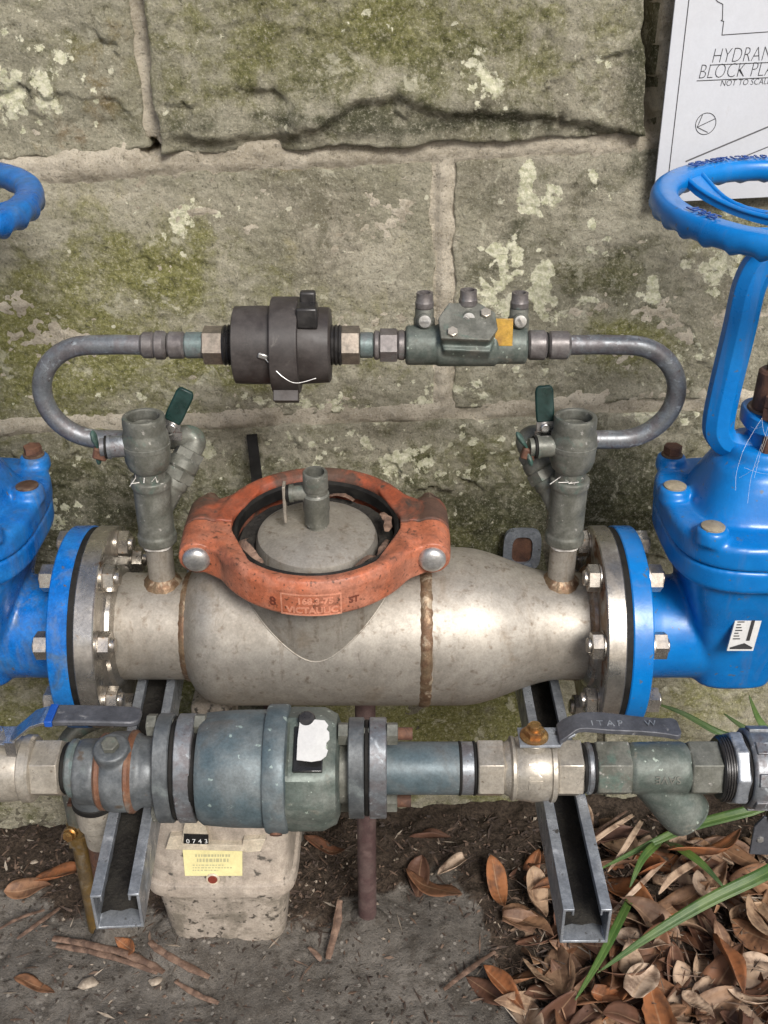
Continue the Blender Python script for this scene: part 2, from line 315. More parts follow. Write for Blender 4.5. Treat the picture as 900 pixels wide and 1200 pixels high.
def mortar_material():
    m, t, N, L, P = _nodes('mortar')
    g = N.new('ShaderNodeNewGeometry'); v = g.outputs['Position']
    big = noise_node(t, 16, 9, 0.68, v, 0.6); fine = noise_node(t, 130, 10, 0.76, v); grain = noise_node(t, 400, 4, 0.7, v)
    a = N.new('ShaderNodeAttribute'); a.attribute_name = 'dark'
    col = mixc(t, ramp(t, big.outputs['Fac'], 0.38, 0.58), (0.42, 0.372, 0.285), (0.60, 0.54, 0.43))
    col = mixc(t, ramp(t, fine.outputs['Fac'], 0.54, 0.66, 0, 0.6), col, (0.64, 0.59, 0.49))
    col = mixc(t, ramp(t, fine.outputs['Fac'], 0.46, 0.33, 0, 0.8), col, (0.16, 0.14, 0.10))
    col = mixc(t, ramp(t, grain.outputs['Fac'], 0.54, 0.68, 0, 0.5), col, (0.66, 0.61, 0.52))
    col = mixc(t, ramp(t, grain.outputs['Fac'], 0.46, 0.32, 0, 0.55), col, (0.16, 0.14, 0.10))
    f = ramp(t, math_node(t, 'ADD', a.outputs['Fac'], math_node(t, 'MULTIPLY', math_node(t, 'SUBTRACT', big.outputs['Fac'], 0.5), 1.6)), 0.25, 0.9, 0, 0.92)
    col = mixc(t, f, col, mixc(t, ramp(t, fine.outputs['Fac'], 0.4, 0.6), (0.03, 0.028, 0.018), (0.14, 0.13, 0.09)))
    L.new(col, P.inputs['Base Color']); P.inputs['Roughness'].default_value = 0.95; P.inputs['Specular IOR Level'].default_value = 0.2
    b = bump_node(t, fine.outputs['Fac'], 1.0, 0.006); b = bump_node(t, grain.outputs['Fac'], 0.8, 0.0014, b)
    L.new(b, P.inputs['Normal'])
    MATS['mortar'] = m
mortar_material()
def ground_material():
    m, t, N, L, P = _nodes('ground_mix')
    g = N.new('ShaderNodeNewGeometry'); v = g.outputs['Position']
    big = noise_node(t, 9, 8, 0.62, v, 0.5); mid = noise_node(t, 42, 8, 0.68, v, 0.4); fine = noise_node(t, 210, 6, 0.7, v); grain = noise_node(t, 420, 4, 0.7, v)
    a = N.new('ShaderNodeAttribute'); a.attribute_name = 'soil'
    con = mixc(t, ramp(t, big.outputs['Fac'], 0.36, 0.62), (0.108, 0.097, 0.084), (0.178, 0.161, 0.140))
    con = mixc(t, ramp(t, mid.outputs['Fac'], 0.46, 0.64, 0, 0.75), con, (0.075, 0.064, 0.052))
    con = mixc(t, ramp(t, fine.outputs['Fac'], 0.56, 0.70, 0, 0.7), con, (0.19, 0.172, 0.148))
    con = mixc(t, ramp(t, fine.outputs['Fac'], 0.46, 0.30, 0, 0.85), con, (0.035, 0.029, 0.023))
    con = mixc(t, ramp(t, grain.outputs['Fac'], 0.55, 0.70, 0, 0.5), con, (0.23, 0.212, 0.184))
    vg = N.new('ShaderNodeTexVoronoi'); vg.inputs['Scale'].default_value = 130; L.new(v, vg.inputs['Vector'])
    sv = N.new('ShaderNodeSeparateColor'); L.new(vg.outputs['Color'], sv.inputs[0])
    con = mixc(t, math_node(t, 'MULTIPLY', ramp(t, vg.outputs['Distance'], 0.34, 0.26), ramp(t, sv.outputs[0], 0.72, 0.78, 0, 0.8)), con, mixc(t, ramp(t, sv.outputs[1], 0.4, 0.6), (0.035, 0.028, 0.022), (0.30, 0.275, 0.24)))
    soil = mixc(t, ramp(t, fine.outputs['Fac'], 0.36, 0.64), (0.028, 0.020, 0.014), (0.075, 0.055, 0.040))
    soil = mixc(t, ramp(t, mid.outputs['Fac'], 0.56, 0.70, 0, 0.6), soil, (0.12, 0.09, 0.066))
    f = ramp(t, math_node(t, 'ADD', a.outputs['Fac'], math_node(t, 'MULTIPLY', math_node(t, 'SUBTRACT', mid.outputs['Fac'], 0.5), 1.4)), 0.3, 0.7)
    L.new(mixc(t, f, con, soil), P.inputs['Base Color'])
    P.inputs['Roughness'].default_value = 0.92; P.inputs['Specular IOR Level'].default_value = 0.25
    b = bump_node(t, mid.outputs['Fac'], 0.4, 0.005); b = bump_node(t, fine.outputs['Fac'], 0.9, 0.003, b); b = bump_node(t, grain.outputs['Fac'], 0.6, 0.0010, b)
    L.new(b, P.inputs['Normal'])
    MATS['ground_mix'] = m
ground_material()

# ------------------------------------------------------------------ mesh builder
def frame(o, z, xh=None):
    z = Vector(z).normalized(); xh = Vector(xh) if xh else (Vector((0, 0, 1)) if abs(z.z) < 0.9 else Vector((1, 0, 0)))
    x = (xh - z * xh.dot(z)).normalized(); y = z.cross(x)
    return Matrix(((x.x, y.x, z.x, o[0]), (x.y, y.y, z.y, o[1]), (x.z, y.z, z.z, o[2]), (0, 0, 0, 1)))
class MB:
    def __init__(s): s.v = []; s.f = []; s.m = []; s.cur = 0
    def add(s, vs, fs):
        k = len(s.v); s.v += [tuple(q) for q in vs]; s.f += [tuple(i + k for i in f) for f in fs]; s.m += [s.cur] * len(fs); return s
    def loft(s, rings, cap0=True, cap1=True, closed=True):
        n = len(rings[0]); vs = [p for r in rings for p in r]; fs = []
        for i in range(len(rings) - 1):
            for j in range(n if closed else n - 1):
                a, b = i * n + j, i * n + (j + 1) % n
                fs.append((a, b, b + n, a + n))
        if cap0: fs.append(tuple(reversed(range(n))))
        if cap1: fs.append(tuple(range((len(rings) - 1) * n, len(rings) * n)))
        return s.add(vs, fs)
    def lathe(s, prof, o, d, seg=40, xh=None, wob=None, ring=False):
        """prof: (distance along d, radius) pairs, outside order"""
        F = frame(o, d, xh); rings = []
        for (t, r) in prof:
            r = max(r, 1e-5); q = []
            for j in range(seg):
                a = 2 * PI * j / seg; rr = r * (1 + wob(a, t)) if wob else r
                q.append(F @ Vector((rr * math.cos(a), rr * math.sin(a), t)))
            rings.append(q)
        if ring: return s.loft(rings + [rings[0]], False, False)
        return s.loft(rings)
    def hexa(s, o, d, h, af, xh=None, ch=0.12, seg=6):
        R = af / 2 / math.cos(PI / seg); c = ch * af * 0.5
        return s.lathe([(0, R * 0.94), (c * 0.4, R), (h - c * 0.55, R), (h, R * 0.86)], o, d, seg, xh)
    def tube(s, path, r, seg=16, cap=True, flat=1.0, xh=None):
        P = [Vector(p) for p in path]; n = len(P); rs = r if isinstance(r, (list, tuple)) else [r] * n
        T = [(P[min(i + 1, n - 1)] - P[max(i - 1, 0)]).normalized() for i in range(n)]
        x = Vector(xh) if xh else (Vector((0, 0, 1)) if abs(T[0].z) < 0.9 else Vector((1, 0, 0)))
        rings = []
        for i in range(n):
            x = (x - T[i] * x.dot(T[i])).normalized(); y = T[i].cross(x)
            rings.append([P[i] + x * (rs[i] * math.cos(2 * PI * j / seg)) + y * (rs[i] * flat * math.sin(2 * PI * j / seg)) for j in range(seg)])
        return s.loft(rings, cap, cap)
    def prism(s, poly, F, h):
        a = [F @ Vector((p[0], p[1], 0)) for p in poly]; b = [F @ Vector((p[0], p[1], h)) for p in poly]
        return s.loft([a, b])
    def box(s, c, size, R=None):
        hx, hy, hz = (q / 2 for q in size); R = R or Matrix.Identity(3)
        vs = [Vector(c) + R @ Vector((x * hx, y * hy, z * hz)) for x in (-1, 1) for y in (-1, 1) for z in (-1, 1)]
        return s.add(vs, [(0, 1, 3, 2), (4, 6, 7, 5), (0, 4, 5, 1), (2, 3, 7, 6), (0, 2, 6, 4), (1, 5, 7, 3)])
    def ribbon(s, pts, th, wv):
        """flat strap: pts centre line, wv list of half-width vectors, th thickness vector"""
        rings = []
        for p, q in zip(pts, wv):
            p = Vector(p); q = Vector(q); t = Vector(th)
            rings.append([p - q - t * 0.5, p + q - t * 0.5, p + q + t * 0.5, p - q + t * 0.5])
        return s.loft(rings)
def sering(cx, cy, z, a, b, n=4.0, seg=48):
    out = []
    for j in range(seg):
        t = 2 * PI * j / seg; c, q = math.cos(t), math.sin(t)
        out.append(Vector((cx + a * math.copysign(abs(c) ** (2 / n), c), cy + b * math.copysign(abs(q) ** (2 / n), q), z)))
    return out
ORG = {}
def obj(name, mb, mat, parent=None, smooth=38, bevel=0.0, remesh=None, loc=None):
    """links ONE mesh object; coordinates in mb are world coordinates"""
    o0 = ORG[parent.name] if parent is not None else Vector(loc or (0, 0, 0))
    me = bpy.data.meshes.new(name)
    me.from_pydata([tuple(Vector(q) - o0) for q in mb.v], [], mb.f)
    mats = mat if isinstance(mat, (list, tuple)) else [mat]
    for q in mats: me.materials.append(MATS[q])
    if len(mats) > 1: me.polygons.foreach_set('material_index', mb.m)
    bm = bmesh.new(); bm.from_mesh(me); bmesh.ops.recalc_face_normals(bm, faces=bm.faces); bm.to_mesh(me); bm.free()
    if smooth and not remesh:
        me.polygons.foreach_set('use_smooth', [True] * len(me.polygons)); me.set_sharp_from_angle(angle=rad(smooth))
    me.update()
    ob = bpy.data.objects.new(name, me); COL.objects.link(ob)
    if parent is not None: ob.parent = parent
    else: ob.location = o0
    ORG[ob.name] = o0
    if bevel:
        b = ob.modifiers.new('bevel', 'BEVEL'); b.width = bevel; b.segments = 2; b.limit_method = 'ANGLE'; b.angle_limit = rad(35); b.harden_normals = False
    if remesh:
        r = ob.modifiers.new('remesh', 'REMESH'); r.mode = 'VOXEL'; r.voxel_size = remesh[0]; r.use_smooth_shade = True
        q = ob.modifiers.new('smooth', 'SMOOTH'); q.factor = 0.5; q.iterations = remesh[1]
    return ob
def tag(o, label, cat=None, group=None):
    o['label'] = label
    if cat: o['category'] = cat
    if group: o['group'] = group
    return o
def thing(name, loc, label, cat, group=None):
    o = bpy.data.objects.new(name, None); COL.objects.link(o); o.location = loc; o.empty_display_size = 0.03
    ORG[o.name] = Vector(loc)
    return tag(o, label, cat, group)
def inst(name, mesh_from, parent, mtx):
    """another object with the same mesh; mtx: world placement"""
    o = bpy.data.objects.new(name, mesh_from.data); COL.objects.link(o)
    if parent is not None:
        o.parent = parent; mtx = Matrix.Translation(-ORG[parent.name]) @ mtx
    o.matrix_local = mtx
    for md in mesh_from.modifiers:
        b = o.modifiers.new(md.name, md.type)
        for k in ('width', 'segments', 'limit_method', 'angle_limit'):
            if hasattr(md, k): setattr(b, k, getattr(md, k))
    return o
def text_geo(body, size, extrude=0.0, offset=0.0, align='LEFT', shear=0.0):
    c = bpy.data.curves.new('txt', 'FONT'); c.body = body; c.size = size; c.extrude = extrude; c.offset = offset
    c.align_x = align; c.resolution_u = 3; c.shear = shear
    o = bpy.data.objects.new('txt', c); me = bpy.data.meshes.new_from_object(o)
    vs = [v.co.copy() for v in me.vertices]; fs = [tuple(p.vertices) for p in me.polygons]
    bpy.data.objects.remove(o); bpy.data.meshes.remove(me); bpy.data.curves.remove(c)
    return vs, fs
def smoothpath(pts, n=8):
    P = [Vector(p) for p in pts]; out = []
    for i in range(len(P) - 1):
        a, b, c, d = P[max(i - 1, 0)], P[i], P[i + 1], P[min(i + 2, len(P) - 1)]
        for k in range(n):
            t = k / n
            out.append(0.5 * ((2 * b) + (c - a) * t + (2 * a - 5 * b + 4 * c - d) * t * t + (3 * b - a - 3 * c + d) * t ** 3))
    return out + [P[-1]]

# ------------------------------------------------------------------ ground
def axis_steps(lo, hi, step, far):
    a = np.arange(lo, hi + 1e-9, step); out, d = [], step
    q = a[-1]
    up, dn = [], []
    while q < far: d *= 1.5; q += d; up.append(q)
    q, d = a[0], step
    while q > -far: d *= 1.5; q -= d; dn.append(q)
    return np.array(dn[::-1] + list(a) + up)
def ground_height(X, Y):
    near = sstep(0.9, 0.5, np.abs(X)) * sstep(-0.5, -0.25, Y)
    px, py = pix(X, np.clip(Y, -0.4, 0.6), 0 * X)
    s = soil_mask(px, py)
    h = 0.008 * fbm(X * 9, Y * 9, 5) + s * (0.010 * fbm(X * 30 + 3, Y * 30, 5) + 0.004) + 0.0034 * fbm(X * 60, Y * 60, 4)
    d2 = np.sqrt((X + 0.022) ** 2 + (Y - 0.03) ** 2); h += 0.012 * sstep(0.06, 0.02, d2)
    d3 = np.sqrt((X + 0.245) ** 2 + (Y - 0.0) ** 2); h += 0.012 * sstep(0.09, 0.03, d3)
    return h * near
def soil_mask(px, py):
    n = fbm(px / 70, py / 70, 4)
    edge = np.interp(px, [-200, 60, 200, 330, 420, 520, 590, 680, 1200], [1055, 1050, 1090, 1085, 1060, 1010, 1120, 1260, 1400])
    return sstep(-25, 25, edge - py + 45 * n)
gx = axis_steps(-0.72, 0.72, 0.0045, 60); gy = axis_steps(-0.24, 0.36, 0.0045, 60)
GX, GY = np.meshgrid(gx, gy)
GZ = ground_height(GX, GY)
n_x, n_y = len(gx), len(gy)
gme = bpy.data.meshes.new('ground')
idx = np.arange(n_x * n_y).reshape(n_y, n_x)
faces = np.stack([idx[:-1, :-1], idx[:-1, 1:], idx[1:, 1:], idx[1:, :-1]], -1).reshape(-1, 4)
def grid_mesh(me, V, F):
    me.vertices.add(len(V)); me.vertices.foreach_set('co', V.astype(np.float32).ravel())
    me.loops.add(len(F) * 4); me.loops.foreach_set('vertex_index', F.astype(np.int32).ravel())
    me.polygons.add(len(F)); me.polygons.foreach_set('loop_start', np.arange(0, len(F) * 4, 4, dtype=np.int32))
    me.update(); me.validate()
    me.polygons.foreach_set('use_smooth', [True] * len(me.polygons))
def set_attr(me, name, val):
    a = me.attributes.new(name, 'FLOAT', 'POINT'); a.data.foreach_set('value', np.asarray(val, np.float32).ravel())
grid_mesh(gme, np.stack([GX, GY, GZ], -1).reshape(-1, 3), faces)
gpx, gpy = pix(GX, np.clip(GY, -0.4, 0.6), 0 * GX)
set_attr(gme, 'soil', soil_mask(gpx, gpy) * sstep(1.2, 0.7, np.abs(GX)) * sstep(-0.6, -0.3, GY))
gme.materials.append(MATS['ground_mix'])
ground = bpy.data.objects.new('ground', gme); COL.objects.link(ground); ground['kind'] = 'structure'

# ------------------------------------------------------------------ stone wall
wall = thing('stone_wall', (0, WY, 0), 'weathered sandstone block wall with moss and pale lichen behind the pipes', 'wall')
wn = Vector((WS, -1, 0)).normalized()
def blobs(px, py, lst):
    s = np.zeros_like(px)
    for (cx, cy, rx, ry, a) in lst: s = np.maximum(s, a * np.exp(-(((px - cx) / rx) ** 2 + ((py - cy) / ry) ** 2)))
    return s
LICHEN = [(618, 215, 14, 18, 1.0), (622, 240, 16, 12, 1.0), (686, 215, 12, 12, .8), (572, 292, 14, 9, .95), (594, 300, 14, 10, .95), (586, 325, 14, 9, .9), (640, 330, 16, 30, .95), (628, 350, 16, 16, .95), (590, 352, 16, 12, .9), (572, 340, 9, 8, .9), (206, 268, 13, 9, 1.0), (755, 345, 22, 12, .75), (700, 360, 18, 9, .7), (568, 108, 18, 26, .6), (212, 255, 34, 22, .62), (262, 250, 20, 10, .45), (570, 95, 34, 36, .62), (520, 118, 20, 12, .45), (622, 228, 16, 22, .75), (652, 235, 12, 10, .5), (687, 216, 14, 14, .6),
          (578, 295, 22, 14, .7), (600, 318, 26, 14, .62), (632, 330, 24, 30, .8), (585, 350, 26, 16, .6), (645, 365, 20, 16, .5), (690, 360, 26, 14, .5), (755, 345, 26, 18, .62), (700, 245, 26, 16, .5),
          (850, 250, 40, 30, .45), (845, 320, 26, 50, .6), (820, 300, 20, 20, .5), (700, 285, 40, 18, .42), (540, 455, 60, 20, .5), (490, 480, 90, 14, .52), (640, 440, 80, 14, .42), (760, 480, 60, 24, .5), (800, 420, 30, 30, .5),
          (150, 478, 170, 12, .36), (370, 478, 120, 14, .5), (350, 525, 60, 26, .42), (250, 520, 36, 34, .48), (470, 540, 60, 26, .52), (430, 510, 40, 20, .5), (560, 520, 60, 30, .40), (80, 545, 18, 20, .45), (75, 605, 34, 20, .5), (160, 600, 30, 20, .3),
          (15, 110, 26, 50, .62), (55, 110, 22, 50, .62), (70, 70, 20, 30, .5), (30, 40, 60, 26, .42), (110, 110, 14, 40, .4), (440, 25, 30, 16, .35), (260, 50, 30, 30, .32), (700, 70, 26, 26, .38), (540, 40, 20, 30, .3), (640, 560, 70, 30, .3), (560, 600, 40, 20, .34), (520, 560, 60, 20, .4)]
MOSS = [(450, 620, 420, 80, .5), (200, 640, 100, 60, .5), (440, 30, 330, 110, .46), (620, 80, 120, 60, .36), (60, 450, 200, 60, .6), (260, 360, 200, 60, .34), (480, 900, 300, 40, .7), (60, 900, 200, 50, .45), (450, 40, 120, 60, .72), (310, 60, 110, 60, .5), (250, 110, 80, 40, .35), (560, 30, 60, 40, .5), (60, 400, 160, 90, .78), (170, 320, 110, 60, .72), (100, 260, 60, 50, .35), (270, 430, 150, 40, .6), (330, 330, 60, 30, .3), (740, 400, 60, 30, .62), (700, 320, 60, 30, .4), (870, 280, 60, 40, .5),
        (560, 640, 140, 60, .75), (600, 560, 200, 60, .45), (100, 560, 100, 60, .4), (730, 600, 60, 50, .6), (220, 800, 60, 60, .7), (500, 850, 90, 50, .95), (600, 840, 60, 60, .85), (380, 850, 60, 50, .75), (30, 840, 90, 60, .5), (820, 830, 110, 50, .42), (440, 420, 60, 40, .3)]
DARK = [(440, 70, 330, 90, .46), (470, 142, 290, 20, .95), (240, 160, 80, 12, .7), (30, 60, 120, 90, .3), (450, 605, 470, 85, .72), (160, 570, 120, 50, .6), (620, 640, 200, 60, .8), (60, 640, 120, 60, .7), (450, 780, 500, 40, .35), (440, 60, 320, 110, .34), (590, 270, 70, 90, .50), (700, 330, 120, 80, .50), (690, 230, 60, 40, .35), (560, 340, 40, 60, .35), (720, 310, 80, 40, .5), (600, 250, 60, 60, .38), (700, 200, 50, 30, .35), (400, 560, 400, 60, .42), (620, 610, 190, 90, .80), (700, 590, 140, 100, .9), (120, 590, 150, 80, .80), (350, 560, 120, 60, .5), (230, 600, 80, 60, .5), (800, 480, 60, 80, .5), (560, 500, 130, 26, .4), (180, 340, 8, 70, .5),  # the strongest thin strip paints shade under the upper block's broken lip
        (460, 130, 260, 26, .55), (760, 120, 30, 160, .8), (620, 120, 120, 30, .4), (360, 20, 40, 26, .3), (250, 110, 60, 40, .3), (20, 60, 40, 30, .3), (300, 420, 120, 26, .3), (640, 425, 140, 16, .42), (300, 920, 400, 40, .4), (50, 950, 160, 40, .4)]  # first two: painted shade under the lip and along the open joint
RUST = [(120, 100, 40, 90, .5), (90, 160, 60, 26, .55), (30, 180, 40, 16, .6), (130, 45, 26, 30, .5), (350, 188, 60, 8, .4), (560, 180, 90, 14, .4), (545, 260, 10, 60, .3), (330, 300, 50, 16, .2)]
PALE = [(519, 330, 16, 150, .7), (540, 330, 14, 140, .4), (640, 195, 120, 16, .5), (715, 260, 40, 40, .45), (440, 300, 90, 90, .5), (120, 230, 130, 26, .6), (330, 240, 180, 40, .42), (410, 290, 110, 70, .5), (500, 220, 40, 40, .5), (710, 30, 50, 60, .3), (60, 190, 80, 20, .5), (170, 60, 26, 100, .4), (140, 80, 14, 90, .4), (560, 210, 60, 24, .45), (640, 190, 80, 20, .4), (830, 850, 100, 40, .45), (100, 880, 140, 50, .4), (400, 480, 400, 14, .35), (560, 430, 60, 40, .3), (520, 890, 160, 30, .3)]
def wall_attrs(me, X, Y, Z):
    px, py = pix(X, Y, Z)
    jx = px + 26 * fbm(px / 60, py / 60, 4); jy = py + 26 * fbm(px / 60 + 9, py / 60 + 5, 4)
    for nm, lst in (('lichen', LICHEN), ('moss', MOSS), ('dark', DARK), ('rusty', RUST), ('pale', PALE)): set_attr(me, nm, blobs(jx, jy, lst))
def chips(X, Z, seed, cell):
    rs = np.random.RandomState(int(seed * 10)); x0, z0 = X.min(), Z.min()
    nx, nz = int((X.max() - x0) / cell) + 2, int((Z.max() - z0) / (cell * .7)) + 2
    sx = (x0 + (np.arange(nx)[None, :] + rs.uniform(-.2, 1.2, (nz, nx))) * cell).ravel(); sz = (z0 + (np.arange(nz)[:, None] + rs.uniform(-.2, 1.2, (nz, nx))) * cell * .7).ravel()
    tx, tz, of = rs.normal(0, .09, len(sx)), rs.normal(0, .10, len(sx)), rs.normal(0, .0025, len(sx))
    Xw = X + .02 * fbm(X * 25 + seed, Z * 25, 3); Zw = Z + .02 * fbm(X * 25 - seed, Z * 25 + 4, 3)
    best = np.full(X.shape, 1e9); h = np.zeros(X.shape)
    for i in range(len(sx)):
        d = (Xw - sx[i]) ** 2 + ((Zw - sz[i]) * 1.4) ** 2; m = d < best
        best = np.where(m, d, best); h = np.where(m, of[i] + tx[i] * (X - sx[i]) + tz[i] * (Z - sz[i]), h)
    return h
def stone(corners, off, amp, seed, hfun=None, R=0.012, step=0.0032, chip=0.0):
    """corners: photograph pixels TL, TR, BR, BL of its face; off: how far it stands out of the wall plane"""
    c = [at_wall(*p) for p in corners]
    Wd = max((c[1] - c[0]).length, (c[2] - c[3]).length); Hd = max((c[3] - c[0]).length, (c[2] - c[1]).length)
    nu, nv = max(8, int(Wd / step)), max(8, int(Hd / step))
    U, V = np.meshgrid(np.linspace(0, 1, nu), np.linspace(0, 1, nv))
    C = [np.array(q) for q in c]
    P = ((1 - U) * (1 - V))[..., None] * C[0] + (U * (1 - V))[..., None] * C[1] + (U * V)[..., None] * C[2] + ((1 - U) * V)[..., None] * C[3]
    X, Y, Z = P[..., 0], P[..., 1], P[..., 2]
    wob = 0.010
    eu = 0.006 * fbm(Z * 22 + seed, X * 3 + seed, 4); ev = 0.006 * fbm(X * 22 + seed, Z * 3 - seed, 4)
    X = X + eu; Z = Z + ev
    du = np.minimum(U, 1 - U) * Wd; dv = np.minimum(V, 1 - V) * Hd
    du = du + 0.003 * fbm(X * 40, Z * 40 + seed, 3) * (du > 0); dv = dv + 0.003 * fbm(X * 40 + 5, Z * 40 + seed, 3) * (dv > 0)
    def rnd(d):
        q = np.clip(1 - d / R, 0, 1); return R * (1 - np.sqrt(np.clip(1 - q * q, 0, 1)))
    h = off - 1.1 * rnd(du) - 1.1 * rnd(dv)
    inner = sstep(0, 0.03, np.minimum(du, dv))
    h = h + amp * inner * (0.85 * fbm(X * 5 + seed, Z * 7 - seed, 3) + 0.40 * np.abs(fbm(X * 11 - seed, Z * 15 + seed, 4)) + 0.16 * fbm(X * 46, Z * 56 + seed, 4)) + 0.0016 * fbm(X * 120, Z * 120, 4)
    h = h + inner * (0.0009 * fbm(X * 14 + seed, Z * 60, 4) + 0.0012 * fbm(X * 70, Z * 150 + seed, 3))
    if chip: h = h + chip * inner * chips(X, Z, seed, .075)
    px, py = pix(X, Y, Z)
    if hfun is not None: h = h + hfun(px, py)
    # skirt back into the wall
    edge = (U <= 0) | (U >= 1) | (V <= 0) | (V >= 1)
    h = np.where(edge, -0.05, h)
    X = X + wn.x * h; Y = Y + wn.y * h
    V3 = np.stack([X, Y - WY, Z], -1).reshape(-1, 3)
    ii = np.arange(nu * nv).reshape(nv, nu)
    F = np.stack([ii[:-1, :-1], ii[1:, :-1], ii[1:, 1:], ii[:-1, 1:]], -1).reshape(-1, 4)
    me = bpy.data.meshes.new('stone_block'); grid_mesh(me, V3, F); wall_attrs(me, X, Y, Z)
    me.materials.append(MATS['sandstone'])
    o = bpy.data.objects.new('stone_block', me); COL.objects.link(o); o.parent = wall
    return o
def ledge(px, py):                         # the broken lower lip of the big upper block
    line = np.interp(px, [180, 260, 330, 370, 420, 470, 520, 600, 680, 730, 760], [150, 158, 152, 138, 112, 108, 128, 126, 136, 150, 160]) + 7 * fbm(px / 30, py / 90, 3)
    return -0.0135 * sstep(-2, 15, py - line) * sstep(176, 230, px) + 0.008 * sstep(-60, 0, py - line) * sstep(250, 420, px) * sstep(740, 560, px)
def ledge2(px, py):
    return -0.010 * sstep(-3, 6, py - (98 + 0.22 * (px - 290)) - 14 * fbm(px / 40, py / 200, 3)) * sstep(270, 300, px) * sstep(350, 320, px)
stone([(-140, -60), (143, -60), (180, 174), (-140, 202)], 0.006, 0.010, 1.3, R=.006, chip=0.55)
stone([(160, -60), (752, -60), (752, 157), (188, 183)], 0.021, 0.008, 2.1, lambda a, b: ledge(a, b) + ledge2(a, b), R=.006, chip=0.4)
stone([(768, -60), (1080, -60), (1080, 138), (768, 152)], -0.006, 0.012, 3.7, chip=0.6)
stone([(-140, 214), (509, 185), (511, 482), (-140, 502)], 0.0035, 0.005, 4.4, R=.004, chip=0.16)
stone([(529, 184), (1080, 152), (1080, 456), (529, 480)], 0.0040, 0.005, 5.9, R=.004, chip=0.2)
stone([(-140, 508), (640, 484), (640, 724), (-140, 738)], 0.008, 0.008, 6.1, R=.006, chip=0.4)
stone([(648, 484), (1080, 466), (1080, 716), (648, 722)], 0.008, 0.008, 7.5, R=.006, chip=0.4)
stone([(-140, 746), (700, 732), (700, 1035), (-140, 1050)], 0.004, 0.005, 8.2, R=.006, chip=0.2)
stone([(708, 732), (1080, 724), (1080, 1020), (708, 1035)], 0.006, 0.005, 9.8, R=.006, chip=0.2)
def mortar():
    u = np.arange(-0.72, 0.78, 0.004); z = np.arange(-0.06, 1.24, 0.004)
    X, Z = np.meshgrid(u, z); Y = WY + WS * X
    px, py = pix(X, Y, Z)
    crev = sstep(12, 7, np.abs(px - (761 + 4 * fbm(py / 30, px * 0, 3)))) * sstep(165, 120, py) + 0.7 * sstep(12, 4, np.hypot((px - 178) / 1.0, (py - 172) / 0.8))
    proud = sstep(24, 8, np.abs(py - np.interp(px, [-100, 190, 520, 750, 1000], [212, 184, 172, 158, 145]))) * sstep(800, 700, px)
    patch = np.exp(-(((px - 115) / 70) ** 2 + ((py - 195) / 24) ** 2))
    h = 0.001 + 0.005 * proud + 0.004 * patch + 0.004 * fbm(X * 26, Z * 40, 5) + 0.002 * fbm(X * 110, Z * 110, 4) - 0.10 * crev
    h = h + 0.010 * sstep(16, 3, np.abs(py - np.interp(px, [-100, 400, 1000], [503, 486, 459]))) * (0.6 + fbm(X * 15, Z * 15, 3)) + 0.006 * sstep(10, 3, np.abs(px - 519)) * sstep(180, 200, py) * sstep(480, 460, py)
    me = bpy.data.meshes.new('mortar'); n_u, n_z = len(u), len(z)
    ii = np.arange(n_u * n_z).reshape(n_z, n_u)
    F = np.stack([ii[:-1, :-1], ii[:-1, 1:], ii[1:, 1:], ii[1:, :-1]], -1).reshape(-1, 4)
    X2 = X + wn.x * h; Y2 = Y + wn.y * h
    grid_mesh(me, np.stack([X2, Y2 - WY, Z], -1).reshape(-1, 3), F)
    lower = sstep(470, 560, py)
    set_attr(me, 'dark', np.clip(0.8 * lower + 0.9 * crev + blobs(px, py, [(150, 60, 8, 110, .5)]), 0, 1))  # crevice term paints the open joint's shade into the colour
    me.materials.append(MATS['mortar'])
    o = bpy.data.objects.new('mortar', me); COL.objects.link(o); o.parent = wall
    b = MB(); b.box((0.03, WY + 0.22, 0.58), (1.6, 0.16, 1.34), Matrix.Rotation(math.atan(WS), 3, 'Z'))
    obj('wall_core', b, 'mortar', wall)
mortar()

# ------------------------------------------------------------------ main flanged tee pipe
ZP = 0.5                                    # height of the main pipe's axis
X1 = (1, 0, 0)
TX = -0.068                                 # axis of the upright branch
pipe = thing('flanged_tee_pipe', (-0.03, 0, ZP - 0.11), 'wide stainless steel tee pipe with flanged ends, stained tan, between the two blue valves', 'pipe')
def wv(k, amp):
    return lambda a, t: amp * (math.sin(k * a + 40 * t) + 0.6 * math.sin((k * 1.7) * a + 1.3))
b = MB()
b.lathe([(-0.286, .0571), (-0.206, .0571), (-0.203, .060), (-0.197, .070), (-0.188, .078), (-0.175, .083), (-0.160, .0842), (0.045, .0842)], (0, 0, ZP), X1, 72)
obj('left_barrel', b, 'steel_body', pipe).name = 'barrel'
b = MB()
prof = []
for i in range(19):
    t = i / 18; x = 0.0452 + t * 0.143; r = .0842 + (.0571 - .0842) * (lambda q: q * q * (3 - 2 * q))(max(0, (t - .25) / .75))
    prof.append((x, r))
b.lathe([(0.0451, .080)] + prof + [(0.219, .0571)], (0, 0, ZP), X1, 72)
obj('reducer', b, 'steel_body', pipe)
